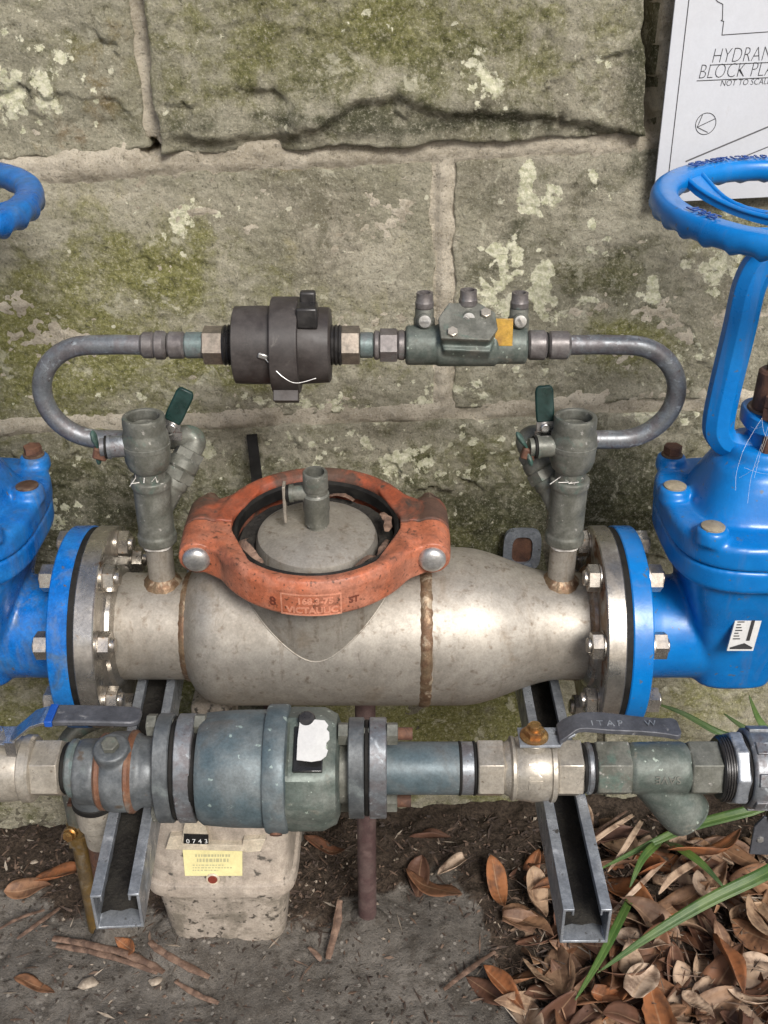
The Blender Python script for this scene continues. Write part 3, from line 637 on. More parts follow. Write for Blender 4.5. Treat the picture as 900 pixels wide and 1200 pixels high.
# branch with its weld seam onto the barrel
b = MB(); b.lathe([(0, .0815), (0.090, .0815), (0.0945, .0805)], (TX, 0, ZP), (0, 0, 1), 72)
obj('branch', b, 'steel_body', pipe)
b = MB(); pts = []
for j in range(97):
    a = 2 * PI * j / 96; x = .0815 * math.cos(a); y = .0815 * math.sin(a)
    pts.append((TX + x * 1.0, y * 1.0, ZP + math.sqrt(max(.0842 ** 2 - y * y, 0)) + 0.0005))
b.tube(pts, .0009, 8, cap=False)
obj('branch_weld', b, 'steel_body', pipe)
for (x, r, wd) in ((-0.2045, .0588, .0062), (0.0425, .0858, .0070)):
    b = MB(); b.lathe([(-wd * 1.2, r - .004), (-wd * .7, r - .0006), (0, r + .0004), (wd * .7, r - .0006), (wd * 1.2, r - .004)], (x, 0, ZP), X1, 96, wob=lambda a, t: 0.009 * math.sin(60 * a + 900 * t * t * 200) * (.5 + .5 * math.sin(7 * a + 2)) + .004 * math.sin(23 * a))
    obj('weld_bead', b, 'weld', pipe)
def flange_disc(x0, x1, r, ri, mat, name, parent, hub=None):
    b = MB(); c = .0012
    s = 1 if x1 > x0 else -1
    b.lathe([(0, ri), (0, r - c), (s * c, r), (x1 - x0 - s * c, r), (x1 - x0, r - c), (x1 - x0, ri)], (x0, 0, ZP), X1, 96)
    return obj(name, b, mat, parent)
flange_disc(-0.303, -0.283, .1075, .052, 'steel_flange', 'flange', pipe)
flange_disc(0.218, 0.237, .1075, .052, 'steel_flange', 'flange', pipe)
b = MB(); b.lathe([(0, .055), (0, .105), (-.0006, .1045), (-.0006, .055)], (0.218, 0, ZP), X1, 96, ring=True); obj('raised_face', b, 'steel_flange_rust', pipe)
for (x, s) in ((-0.283, 1), (0.218, -1)):
    b = MB(); b.lathe([(0, .0655), (s * .004, .064), (s * .008, .0565)], (x, 0, ZP), X1, 72, wob=lambda a, t: 0.012 * math.sin(23 * a) * math.sin(7 * a))
    obj('weld_bead', b, 'steel_flange_rust' if s < 0 else 'steel_flange', pipe)
b = MB(); b.lathe([(0, .1068), (0, .106), (.0065, .106), (.0065, .1)], (-0.3095, 0, ZP), X1, 72); obj('gasket', b, 'black_rubber', pipe)
b = MB(); b.lathe([(0, .1), (0, .106), (.0065, .106), (.0065, .1)], (0.2368, 0, ZP), X1, 72); obj('gasket', b, 'black_rubber', pipe)
# flange bolts: head with washer on the steel side, nut on the blue side
def flange_bolt(name, grip):
    b = MB()
    b.lathe([(-.0015, .0145), (0, .0148), (.0022, .0148), (.0024, .012)], (0, 0, 0), X1, 24)
    b.hexa((.0022, 0, 0), (1, 0, 0), .0115, .0245)
    b.lathe([(.012, .0078), (.0165, .0078), (.0175, .007)], (0, 0, 0), X1, 16)
    b.lathe([(-grip - .0022, .012), (-grip - .002, .0148), (-grip + .001, .0148), (-grip + .0015, .012)], (0, 0, 0), X1, 24)
    b.hexa((-grip - .002, 0, 0), (-1, 0, 0), .0135, .0245)
    b.lathe([(-grip - .014, .0078), (-grip - .017, .0078), (-grip - .0178, .007)], (0, 0, 0), X1, 16)
    b.lathe([(-grip, .0075), (.003, .0075)], (0, 0, 0), X1, 12)
    return b
bolt_src = None
for (x, sgn, grip) in ((-0.283, 1, 0.0455), (0.218, -1, 0.0455)):
    for k in range(8):
        a = rad(22.5 + 45 * k); R = Matrix.Rotation(random.uniform(0, PI), 4, 'X')
        m4 = Matrix.Translation((x, -.089 * math.cos(a), ZP + .089 * math.sin(a))) @ (Matrix.Rotation(PI, 4, 'Z') if sgn < 0 else Matrix.Identity(4)) @ R
        if bolt_src is None:
            bo = obj('flange_bolt', flange_bolt('flange_bolt', grip), 'bolt_steel', None, 25)
            bolt_src = bo; bo.parent = pipe; bo.matrix_local = Matrix.Translation(-ORG[pipe.name]) @ m4
        else: inst('flange_bolt', bolt_src, pipe, m4)

# ------------------------------------------------------------------ orange clamp coupling and the capped branch
CZ0, CZ1 = 0.597, 0.638
clamp = thing('pipe_coupling', (TX, 0, CZ0), 'orange painted cast clamp ring with two round-headed bolts round the upright branch', 'coupling')
for half, s in (('front', -1), ('back', 1)):
    b = MB(); sec = [(.0845, CZ0), (.100, CZ0), (.1040, CZ0 + .004), (.1040, CZ1 - .009), (.1005, CZ1 - .001), (.097, CZ1), (.0885, CZ1 - .002), (.0850, CZ1 - .008)]
    rings = []
    for j in range(61):
        a = PI * j / 60; c, q = math.cos(a), math.sin(a)
        rings.append([Vector((TX + r * c, s * (r * q + .0008), z)) for r, z in sec])
    b.loft(rings)
    for sx in (-1, 1):
        x = TX + sx * .1150
        b.lathe([(0.0008, .0195), (0.030, .0188), (0.042, .0178)], (x, 0, .6205), (0, s, 0), 28)
        b.loft([[Vector((TX + sx * xx, s * yy, zz)) for (xx, zz) in ((.084, .600), (.122, .602), (.129, .610), (.129, .629), (.120, .637), (.084, .6365))] for yy in (.0008, .02, .034)])
        b.loft([[Vector((TX + sx * xx, s * yy, zz)) for (xx, yy) in ((.052, .083), (.096, .048), (.124, .030), (.127, .018), (.127, .001), (.088, .001))] for zz in (.6005, .6350)])
    obj('front_half' if s < 0 else 'back_half', b, 'orange_paint' if s < 0 else 'orange_weathered', clamp, remesh=(0.0016, 3))
for sx in (-1, 1):
    b = MB(); x = TX + sx * .1150
    b.lathe([(0, .0135), (.003, .0135), (.006, .0118), (.008, .0085), (.009, .004), (.0092, 0)], (x, -.0415, .6205), (0, -1, 0), 32)
    bolt = obj('clamp_bolt', b, 'zinc_bolt', clamp)
    b = MB(); b.hexa((x, .0415, .6205), (0, 1, 0), .014, .024); b.lathe([(.0, .0075), (.024, .0075)], (x, .0415, .6205), (0, 1, 0), 16)
    obj('nut', b, 'rust_bolt', bolt, 25)
def on_ring(u, v, r, a0=0.0):               # u: along the front arc, v: up
    a = a0 + u / r
    return Vector((TX + r * math.sin(a), -r * math.cos(a), v))
b = MB()
for (u0, v0, u1, v1) in ((-.029, .6000, .029, .6017), (-.029, .6235, .029, .6252), (-.029, .6000, -.0275, .6252), (.0275, .6000, .029, .6252)):
    q = []
    n = 16
    rings = []
    for i in range(n + 1):
        u = u0 + (u1 - u0) * i / n
        rings.append([on_ring(u, v0, .1030), on_ring(u, v0, .1049), on_ring(u, v1, .1049), on_ring(u, v1, .1030)])
    b.loft(rings)
obj('badge_frame', b, 'orange_light', clamp)
b = MB(); rings = []
for i in range(17):
    u = -.0278 + .0556 * i / 16
    rings.append([on_ring(u, .6015, .1030), on_ring(u, .6015, .1042), on_ring(u, .6238, .1042), on_ring(u, .6238, .1030)])
b.loft(rings); obj('badge_plate', b, 'orange_dark', clamp)
def ring_text(s, size, u, v, r, mat, parent, name='raised_lettering'):
    vs, fs = text_geo(s, size, 0.0006, 0.0004, 'CENTER')
    b = MB(); b.add([on_ring(u + p.x, v + p.y, r + p.z) for p in vs], fs)
    return obj(name, b, mat, parent, 0)
ring_text('168.3-75', .0098, .004, .6140, .1046, 'orange_light', clamp)
ring_text('VICTAULIC', .0098, .001, .6032, .1046, 'orange_light', clamp)
ring_text('ST', .0095, .041, .6110, .1045, 'orange_dark', clamp)
ring_text('8', .014, -.037, .6085, .1045, 'orange_dark', clamp)

cap = thing('blanking_plate', (TX, 0, .59), 'stainless steel end cap seated inside the orange clamp ring', 'plate')
b = MB(); b.lathe([(0, .0815), (.008, .0815), (.008, .0625), (.021, .0612), (.0265, .0590), (.0300, .052), (.0335, .034), (.0355, .018), (.0360, 0.0)], (TX, 0, .595), (0, 0, 1), 80)
obj('disc', b, 'steel_body', cap)
b = MB(); b.lathe([(0, .0790), (0, .0845), (.0125, .0842), (.0150, .0815), (.012, .0790)], (TX, 0, .6175), (0, 0, 1), 80, ring=True); obj('gasket_rim', b, 'black_rubber', cap)
b = MB(); b.lathe([(0, .0618), (.006, .0630), (.0075, .070), (.0095, .0780), (.004, .0820), (0, .0825)], (TX, 0, .604), (0, 0, 1), 90, ring=True, wob=lambda a, t: .012 * math.sin(17 * a) * math.sin(5 * a + 300 * t)); obj('groove_dirt', b, 'grime_shade', cap)
stub = thing('test_fitting', (TX + .001, 0, .629), 'small bronze fitting with side port standing on the steel cap', 'fitting')
sx0 = TX + .001
b = MB(); b.lathe([(0, .0105), (.006, .0105), (.0065, .0125), (.020, .0125), (.022, .0132), (.040, .0132), (.042, .0115), (.046, .0115), (.047, .0125), (.064, .0122), (.065, .0115), (.065, .0092), (.045, .0088), (.045, 0)], (sx0, 0, .6290), (0, 0, 1), 32)
obj('body', b, 'bronze_grey', stub)
b = MB(); b.lathe([(.008, .0075), (.022, .0075), (.022, .009), (.026, .009)], (sx0, 0, .6705), (-1, 0, -.05), 20); obj('side_port', b, 'bronze_grey', stub)
b = MB(); b.lathe([(.026, .0085), (.029, .0085)], (sx0, 0, .6705), (-1, 0, -.05), 20); pa = obj('port_ring', b, 'black_rubber', stub)
b = MB(); b.loft([[Vector((sx0 - .031 + dx, yy, zz)) for (yy, zz) in ((-.006, .680), (.006, .680), (.007, .664), (.005, .640), (-.004, .636), (-.008, .650), (-.007, .668))] for dx in (-.0015, .0015)])
obj('port_lever', b, 'nickel', stub, bevel=.0006)

TILT = Matrix.Translation((0, 0, ZP)) @ Matrix.Rotation(rad(5.0), 4, 'X') @ Matrix.Translation((0, 0, -ZP))   # the branch leans a little towards the viewer
for o in (clamp, cap, stub): o.matrix_world = TILT @ Matrix.Translation(o.location)
for o in pipe.children:
    if o.name.startswith('branch'): o.matrix_local = Matrix.Translation(-ORG[pipe.name]) @ TILT @ Matrix.Translation(ORG[pipe.name])

# ------------------------------------------------------------------ blue gate valves
def gate_valve(cx, label, dusty, letters):
    root = thing('gate_valve', (cx, 0, ZP - .1075), label, 'valve', 'blue gate valves at the two ends of the main pipe')
    paint = 'blue_dusty' if dusty else 'blue_paint'
    Z = ZP
    for s in (-1, 1):
        b = MB(); b.lathe([(.1065, .05), (.1065, .1065), (.1077, .1075), (.1253, .1075), (.1265, .1065), (.1265, .05)], (cx, 0, Z), (s, 0, 0), 96); obj('flange', b, paint, root)
    b = MB()
    b.lathe([(-.1070, .068), (-.100, .058), (-.085, .0552), (.085, .0552), (.100, .058), (.1070, .068)], (cx, 0, Z), X1, 56)
    L = []
    for (z, a, q, n) in ((-.062, .016, .016, 2.2), (-.057, .034, .036, 3), (-.045, .042, .050, 4), (0, .047, .060, 5), (.045, .056, .070, 5.5), (.075, .066, .080, 5.5), (.098, .074, .086, 5), (.106, .078, .090, 4.5)):
        L.append(sering(cx, 0, Z + z, a, q, n, 56))
    b.loft(L)
    b.loft([sering(cx, 0, Z + z, a, q, 3.2, 64) for (z, a, q) in ((.102, .084, .094), (.105, .088, .098), (.1275, .089, .099), (.1285, .0875, .0975))])
    # flange ears on the side
    body = obj('body', b, paint, root, remesh=(0.0026, 5))
    b = MB()
    b.loft([sering(cx, 0, Z + z, a, q, 3.2, 64) for (z, a, q) in ((.1290, .0875, .0975), (.1305, .090, .100), (.1500, .090, .100), (.1545, .086, .096), (.1555, .075, .085))])
    b.loft([sering(cx, 0, Z + z, a, q, n, 56) for (z, a, q, n) in ((.150, .066, .068, 3.2), (.165, .060, .061, 3), (.185, .052, .054, 2.6), (.198, .046, .048, 2.4), (.204, .040, .042, 2.2), (.206, .032, .034, 2))])
    for (bx, by) in BONB:
        b.lathe([(.150, .0165), (.163, .0155), (.1655, .0135)], (cx + bx, by, Z), (0, 0, 1), 24)
    b.lathe([(.198, .040), (.216, .036), (.219, .034)], (cx, 0, Z), (0, 0, 1), 32)
    bon = obj('bonnet', b, paint, root, remesh=(0.0024, 5))
    for i, (bx, by) in enumerate(BONB):
        rusty = (by > .05) or dusty
        b = MB(); b.lathe([(.1640, .0112), (.1668, .0112), (.1676, .0100), (.1676, .0)], (cx + bx, by, Z), (0, 0, 1), 24)
        obj('bonnet_bolt', b, 'rust_bolt' if rusty else 'bolt_cap', bon)
        if rusty and by > .05:
            b = MB(); b.hexa((cx + bx, by, Z + .1676), (0, 0, 1), .009, .017); obj('bolt_head', b, 'rust', bon, 25)
    # yoke: two upright arms bent in under the wheel
    for s in (-1, 1):
        path = smoothpath([(cx + s * .008, 0, Z + .213), (cx + s * .026, 0, Z + .214), (cx + s * .0415, 0, Z + .222), (cx + s * .0475, 0, Z + .246), (cx + s * .0425, 0, Z + .33), (cx + s * .0395, 0, Z + .375), (cx + s * .030, 0, Z + .395), (cx + s * .008, 0, Z + .402)], 8)
        b = MB(); b.tube(path, [.0122] * len(path), 8, flat=1.25, xh=(s, .42, .2)); obj('yoke_arm', b, paint, root, 20, bevel=.0035)
    b = MB(); b.lathe([(.394, .018), (.396, .021), (.412, .021), (.416, .018), (.424, .018)], (cx, 0, Z), (0, 0, 1), 32); obj('yoke_bush', b, paint, root)
    # gland
    b = MB(); b.loft([sering(cx, 0, Z + z, a, q, 2.4, 40) for (z, a, q) in ((.236, .023, .030), (.238, .0245, .032), (.250, .0245, .032), (.252, .023, .030))])
    b.lathe([(.215, .019), (.238, .019)], (cx, 0, Z), (0, 0, 1), 24)
    gl = obj('gland', b, paint, root)
    b = MB(); b.lathe([(.252, .0175), (.290, .0165), (.292, .0145), (.292, .010)], (cx, 0, Z), (0, 0, 1), 28); obj('gland_sleeve', b, 'rust', gl)
    b = MB(); b.lathe([(.2525, .0215), (.2545, .0205), (.2548, .017)], (cx, 0, Z), (0, 0, 1), 28); obj('rust_ring', b, 'rust_bolt', gl)
    for s in (-1, 1):
        b = MB(); b.hexa((cx + s * .006, s * .0255, Z + .2525), (0, 0, 1), .012, .017); b.lathe([(.0, .0052), (.085 if s > 0 else .02, .0052)], (cx + s * .006, s * .0255, Z + .215), (0, 0, 1), 12)
        b.hexa((cx + s * .006, s * .0255, Z + .2650), (0, 0, 1), .011, .017)
        obj('gland_nut', b, 'rust', gl, 25)
    b = MB(); b.lathe([(.28, .0098), (.455, .0098), (.457, .008)], (cx, 0, Z), (0, 0, 1), 20); obj('stem', b, 'rust', root)
    # hand wheel
    wz = Z + .4445; R = .1230; r0 = .0132
    wheel = MB(); NS, NT = 128, 22; rings = []
    for i in range(NS):
        a = 2 * PI * i / NS; sc = max(0.0, math.cos(16 * 2 * a)) ** 1.0
        q = []
        for j in range(NT):
            t = 2 * PI * j / NT; ct_, st_ = math.cos(t), math.sin(t)
            low = max(0.0, -st_) * (0.5 + 0.5 * max(ct_, -0.6))
            rr = r0 * (1 + 0.36 * sc * low)
            zz = rr * st_ * 0.92
            if zz > r0 * .62: zz = r0 * .62 + (zz - r0 * .62) * 0.25
            q.append(Vector((cx + (R + rr * ct_ * .93) * math.cos(a), (R + rr * ct_ * .93) * math.sin(a), wz + zz)))
        rings.append(q)
    rings.append(rings[0]); wheel.loft(rings, False, False)
    hw = obj('handwheel', wheel, paint, root, 60)
    for k in range(5):
        a = rad(-152 + 72 * k); u = Vector((math.cos(a), math.sin(a), 0)); p = Vector((-math.sin(a), math.cos(a), 0))
        c0 = Vector((cx, 0, wz))
        pts, wvs = [], []
        for i in range(9):
            t = i / 8; d = .018 + t * (.1115 - .018)
            pts.append(c0 + u * d + p * (.012 * math.sin(PI * t)) + Vector((0, 0, -.020 + .018 * t * t + .002)))
            wvs.append(p * (.0105 - .006 * math.sin(PI * min(t * 1.2, 1)) + .003 * max(0, t - .7) / .3))
        b = MB(); b.ribbon(pts, (0, 0, .007), wvs)
        for s in (-1, 1):
            b.tube([q + w_ * (s * .9) + Vector((0, 0, .0035)) for q, w_ in zip(pts, wvs)], .0022, 8)
        obj('spoke', b, paint, hw, 50)
    b = MB(); b.lathe([(-.030, .020), (-.029, .0215), (-.006, .0215), (-.003, .019)], (cx, 0, wz), (0, 0, 1), 28); obj('hub', b, paint, hw)
    b = MB(); b.hexa((cx, 0, wz - .003), (0, 0, 1), .013, .026); obj('wheel_nut', b, 'rust_bolt', hw, 25)
    tw_ = Matrix.Translation((cx, 0, wz)) @ Matrix.Rotation(rad(3.5), 4, 'X') @ Matrix.Translation((-cx, 0, -wz))
    hw.matrix_local = Matrix.Translation(-ORG[root.name]) @ tw_ @ Matrix.Translation(ORG[root.name])
    def rim_text(s, size, a_mid, mat, out):
        vs, fs = text_geo(s, size, .0005, .0002, 'CENTER'); b = MB(); zt = wz + r0 * .62 + .0035
        def pt(p):
            rr = R - .001 + (p.y - size * .35) * out; a = a_mid - p.x / R * out
            return Vector((cx + rr * math.cos(a), rr * math.sin(a), zt + p.z - abs(p.y - size * .35) * .12))
        b.add([pt(p) for p in vs], fs); obj('wheel_lettering', b, mat, hw, 0)
    if letters:
        rim_text('GG-100Y125-10', .0135, rad(112), 'blue_letter', 1)
        rim_text('SHUT', .0135, rad(208), 'blue_letter', 1)
        for (s, size, x, z, y) in (('GG', .0125, .012, .1365, -.1003), ('S1-100', .0125, .010, .1125, -.0990)):
            vs, fs = text_geo(s, size, .0012, .0003, 'CENTER'); b = MB()
            b.add([Vector((cx + x + p.x, y - p.z, Z + z + p.y)) for p in vs], fs); obj('raised_lettering', b, paint, root, 0)
        # paper tag stuck on the body
        fr = Matrix.Translation((cx - .012, -.0755, Z + .050)) @ Matrix.Rotation(rad(-12), 4, 'X')
        b = MB(); sk = .16
        b.loft([[fr @ Vector((x + sk * z, y, z)) for (x, z) in ((-.013, -.024), (.013, -.024), (.013, .022), (-.013, .022))] for y in (.002, -.0006)])
        tg = obj('maker_tag', b, 'white_tag', root)
        b = MB()
        def bar(x0, z0, x1, z1): b.add([fr @ Vector((x + sk * z, -.0010, z)) for (x, z) in ((x0, z0), (x1, z0), (x1, z1), (x0, z1))], [(0, 1, 2, 3)])
        bar(.003, -.013, .0065, .014); bar(-.011, -.022, .011, -.0205)
        b.add([fr @ Vector((x + sk * z, -.0010, z)) for (x, z) in ((-.012, -.0205), (.012, -.0205), (.002, -.0155))], [(0, 1, 2)])
        for k in range(9): bar(-.0105, .0125 - k * .003, -.0105 + (.004 + .003 * ((k * 7) % 3) / 2), .0137 - k * .003)
        for k in range(4): bar(-.009 + k * .0052, .0165, -.0055 + k * .0052, .0200)
        obj('tag_print', b, 'ink', tg, 0)
    return root
BONB = [(-.062, -.076), (-.078, .006), (-.064, .078), (.062, -.076), (.078, .006), (.064, .078)]
gate_valve(.3695, 'blue gate valve on the right, with a paper tag and SHUT cast on its handwheel', False, True)
gate_valve(-.4355, 'scuffed blue gate valve at the left edge, with dull worn handwheel', True, False)

# ------------------------------------------------------------------ risers with ball valves, bypass tubes
BY, BZ1, BZ0 = .045, .800, .699             # bypass line: distance, height of its upper and lower runs
def riser(x, label, side, lever_tilt):
    """side: +1 the wye branch leaves to the right, -1 to the left"""
    r = thing('riser', (x, 0, ZP + .057), label, 'pipe fitting', 'bronze risers on the main pipe')
    b = MB(); b.lathe([(.0545, .0137), (.108, .0137)], (x, 0, ZP), (0, 0, 1), 28); obj('nipple', b, 'steel_body', r)
    b = MB(); b.lathe([(.050, .021), (.0575, .0195), (.061, .0165), (.064, .0138)], (x, 0, ZP), (0, 0, 1), 40, wob=lambda a, t: .04 * math.sin(9 * a) * math.sin(4 * a + 1)); obj('weld_bead', b, 'weld', r)
    b = MB(); b.lathe([(.1005, .0140), (.102, .0163), (.106, .0165), (.108, .0150)], (x, 0, ZP), (0, 0, 1), 28, wob=lambda a, t: .05 * math.sin(5 * a)); obj('thread_tape', b, 'white_tape', r)
    # wye fitting
    wd = Vector((side * .50, .55, .80)).normalized()
    b = MB(); b.lathe([(.105, .0168), (.106, .0198), (.115, .0198), (.117, .0182), (.168, .0182), (.170, .0196), (.178, .0196), (.179, .0165)], (x, 0, ZP), (0, 0, 1), 32)
    b.lathe([(.0, .0135), (.034, .0135), (.035, .0152), (.043, .0152), (.044, .012)], (x, 0, ZP + .134), wd, 28)
    obj('wye', b, 'bronze_grey', r, remesh=(.0012, 3))
    b = MB(); b.lathe([(.176, .0150), (.192, .0150)], (x, 0, ZP), (0, 0, 1), 28, wob=lambda a, t: .03 * math.sin(60 * t * 100)); obj('threaded_nipple', b, 'bronze_grey', r)
    b = MB(); p0 = Vector((x, 0, ZP + .183))
    for k in range(5):
        a = rad(-150 + 26 * k + random.uniform(-8, 8)); q = Vector((math.cos(a), math.sin(a), 0))
        b.tube([p0 + q * .0150 + Vector((0, 0, random.uniform(-.004, .004))), p0 + q * .0168 + Vector((random.uniform(-.004, .004), 0, random.uniform(-.006, .004))), p0 + q * .0175 + Vector((random.uniform(-.007, .007), 0, random.uniform(-.009, .002)))], .00045, 6)
    obj('tape_shreds', b, 'white_tape', r)
    b = MB(); b.lathe([(.188, .0165), (.191, .0195), (.199, .0222), (.212, .0225), (.2125, .0232), (.2165, .0232), (.217, .0225), (.226, .0222), (.229, .0205), (.231, .0205), (.239, .0208), (.2435, .0205), (.2450, .0198), (.2450, .0165), (.2440, .0155), (.236, .0152), (.234, .0162), (.230, .0150), (.227, .0160), (.223, .0148), (.205, .0148), (.205, 0)], (x, 0, ZP), (0, 0, 1), 40)
    obj('cock_body', b, 'bronze_grey', r)
    # side test cock with its small winged handle
    cz = ZP + .214
    b = MB(); b.lathe([(.018, .0105), (.034, .0105), (.034, .0118), (.037, .0118), (.037, .009), (.044, .009)], (x, 0, cz), (-1, -.12, 0), 24); c = obj('test_cock', b, 'copper_tube' if side > 0 else 'bronze_grey', r)
    b = MB(); b.lathe([(.0375, .0112), (.0395, .0112)], (x, 0, cz), (-1, -.12, 0), 24); obj('cock_ring', b, 'black_rubber', c)
    tip = Vector((x - .046, -.006, cz))
    b = MB(); b.box(tip + Vector((.002, 0, -.006)), (.014, .010, .012), Matrix.Rotation(.3, 3, 'Y')); obj('cock_stem', b, 'rust', c, bevel=.002)
    b = MB()
    for s in (-1, 1):
        d = Vector((-.10, -.25 * s, .95 * s)) if side > 0 else Vector((-.55 * (s > 0) + .25 * (s < 0), -.2, .85 * s))
        q0, q1 = tip, tip + d * .021
        b.tube(smoothpath([q0, tip + d * .010, q1], 5), [.0030, .0030, .0034, .0040, .0048, .0054, .0058, .0056, .0050, .0036, .0014], 14, flat=.5, xh=(0, 1, 0))
    obj('cock_wings', b, 'green_weathered', c)
    # ball valve on the wye branch, elbow into the bypass tube
    p1 = Vector((x, 0, ZP + .134)) + wd * .042
    b = MB(); b.hexa(p1, wd, .012, .030); b.lathe([(.010, .0135), (.014, .0160), (.022, .0160), (.026, .0135)], p1, wd, 24); b.hexa(p1 + wd * .024, wd, .010, .027)
    v = obj('ball_valve', b, 'bronze_grey', r, 30)
    p2 = p1 + wd * .032; el = Vector((x + side * .045, BY, BZ0 + .0))
    b = MB(); path = smoothpath([p2, p2 + wd * .012, Vector((p2.x + side * .004 - side * .006, BY, BZ0 + .004)), Vector((x + side * .008, BY, BZ0)), Vector((x - side * .006, BY, BZ0))], 6)
    b.tube(path, .0112, 20); obj('elbow', b, 'bronze_grey', r)
    # lever
    lb = p1 + wd * .018 + Vector((0, -.012, .012))
    up = Vector((lever_tilt, .10, 1)).normalized(); rt = Vector((1, 0, -lever_tilt)).normalized(); nrm = Vector((.0, -1, .12)).normalized()
    lb = Vector((x + side * .022 if side > 0 else x - .026, .016, ZP + .212))
    b = MB(); b.ribbon([lb, lb + up * .009, lb + up * .010 + nrm * .003, lb + up * .022 + nrm * .003], nrm * .002, [rt * .0095] * 2 + [rt * .0085] * 2); b.lathe([(0, .005), (.004, .005), (.005, .004)], lb + up * .014 + nrm * .003, nrm, 16)
    lv = obj('lever', b, 'bright_steel', v, bevel=.0006)
    tilt2 = (up + Vector((side * .42 if side > 0 else -.04, .1, 0))).normalized(); r2 = (rt - tilt2 * rt.dot(tilt2)).normalized()
    b = MB(); s0 = lb + up * .020 + nrm * .003
    b.ribbon([s0, s0 + tilt2 * .008, s0 + tilt2 * .030, s0 + tilt2 * .0345, s0 + tilt2 * .036], nrm * .0045, [r2 * .0085, r2 * .0090, r2 * .0090, r2 * .0078, r2 * .005]); obj('lever_sleeve', b, 'green_sleeve', lv, bevel=.0015)
    return r
riser(-.2315, 'bronze riser with green lever left of the orange clamp', 1, .10)
riser(.1845, 'bronze riser with green lever beside the right flange', -1, -.04)
def bypass_tube(xa, xe, xs, s, label):
    """from the upper run at xa round the bend centred at xe down to the riser at xs"""
    n = 22; R_ = (BZ1 - BZ0) / 2; zc = (BZ1 + BZ0) / 2
    path = [Vector((xa, BY, BZ1)), Vector(((xa + xe) / 2, BY, BZ1 + .0006))]
    for i in range(n + 1):
        a = PI / 2 + PI * i / n
        path.append(Vector((xe + s * R_ * -math.cos(a) * 1.06 * (1 if True else 1), BY, zc + R_ * math.sin(a))) if False else Vector((xe + s * R_ * abs(math.cos(a)) * 1.05, BY, zc + R_ * math.sin(a))))
    path += [Vector(((xe + xs) / 2, BY - .0005, BZ0)), Vector((xs, BY, BZ0))]
    b = MB(); b.tube(path, .0096, 24)
    return tag(obj('copper_bypass_tube', b, 'copper_tube', None, 40, loc=(xe, BY, BZ0 - .01)), label, 'pipe', 'bent copper bypass tubes')
KX = .00083
def bx(px): return (px - 450) * KX
bypass_tube(bx(172), -.287, -.235, -1, 'dull copper tube bent in a half loop left of the dark meter')
bypass_tube(bx(662), .238, .188, 1, 'dull copper tube bent in a half loop to the right riser')
def seg_lathe(mb, p0, p1, ra, y, z, kx, chf=.0015, rb=None, seg=36, x0=450):
    xa, xb = (p0 - x0) * kx, (p1 - x0) * kx; rb = rb or ra; c = min(chf, (xb - xa) * .3)
    mb.lathe([(xa, ra - c), (xa + c, ra), (xb - c, rb), (xb, rb - c)], (0, y, z), X1, seg)
def up(mb, p0, p1, r, **k): seg_lathe(mb, p0, p1, r, BY, BZ1, KX, **k)
un = thing('pipe_union', (bx(215), BY, BZ1 - .014), 'short row of copper couplings and a hexagon nut left of the dark meter', 'fitting', 'copper couplings on the bypass line')
b = MB(); up(b, 165, 183, .0128, chf=.003); up(b, 180, 196, .0140, chf=.003); obj('coupling', b, 'copper_purple', un)
b = MB(); up(b, 197, 217, .0132, chf=.002); obj('sleeve', b, 'copper_purple', un)
b = MB(); up(b, 217, 240, .0128); obj('adaptor', b, 'verdigris', un)
b = MB(); b.hexa((bx(239), BY, BZ1), X1, 24 * KX, .0325, xh=(0, .5, 1)); obj('hexagon_nut', b, 'bare_brass_nut', un, 25)
bm_ = thing('bypass_water_meter', (bx(330), BY, BZ1 - .047), 'dark brown plastic water meter with collar and wire seal on the bypass line', 'water meter')
for (q0, q1) in ((262, 276), (387, 401)):
    b = MB(); b.lathe([(bx(q0) + k * .0019, .0185 + .0015 * (k % 2)) for k in range(7)], (0, BY, BZ1), X1, 36); obj('end_boss', b, 'black_plastic', bm_)
b = MB(); b.lathe([(bx(275), .034), (bx(276.5), .0372), (bx(300), .0378), (bx(323), .0378), (bx(352), .0378), (bx(386), .0362), (bx(388), .034)], (0, BY, BZ1), X1, 56); obj('body', b, 'meter_plastic', bm_)
b = MB(); rings = []
for (t, R_) in ((319.5, .0400), (319.7, .0455), (320.6, .0464), (350.8, .0464), (351.8, .0455), (352, .0400)):
    rings.append([Vector((bx(t), BY + R_ * (1 + .010 * max(0, math.cos(6 * a)) ** 2) * math.cos(a), BZ1 + R_ * (1 + .010 * max(0, math.cos(6 * a)) ** 2) * math.sin(a))) for a in (2 * PI * j / 84 for j in range(84))])
b.loft(rings); b.box((bx(336), BY - .026, BZ1 - .040), (.024, .016, .016), Matrix.Rotation(rad(-30), 3, 'X')); obj('collar', b, 'meter_plastic', bm_, 30, bevel=.0008)
b = MB(); b.box((bx(363), BY - .018, BZ1 + .036), (.020, .022, .020)); b.box((bx(363), BY - .003, BZ1 + .046), (.015, .010, .018)); la = obj('register_box', b, 'black_plastic', bm_, bevel=.002)
b = MB(); sp = smoothpath([(bx(314), BY - .0385, BZ1 + .002), (bx(322), BY - .043, BZ1 - .004), (bx(335), BY - .047, BZ1 - .014), (bx(350), BY - .0455, BZ1 - .021), (bx(372), BY - .036, BZ1 - .020)], 8); b.tube(sp, .00042, 6); obj('seal_wire', b, 'wire', bm_)
b = MB(); b.box((bx(313), BY - .0385, BZ1 + .003), (.010, .003, .005), Matrix.Rotation(.3, 3, 'Y')); obj('lead_seal', b, 'zinc_bolt', bm_, bevel=.001)
b = MB(); 
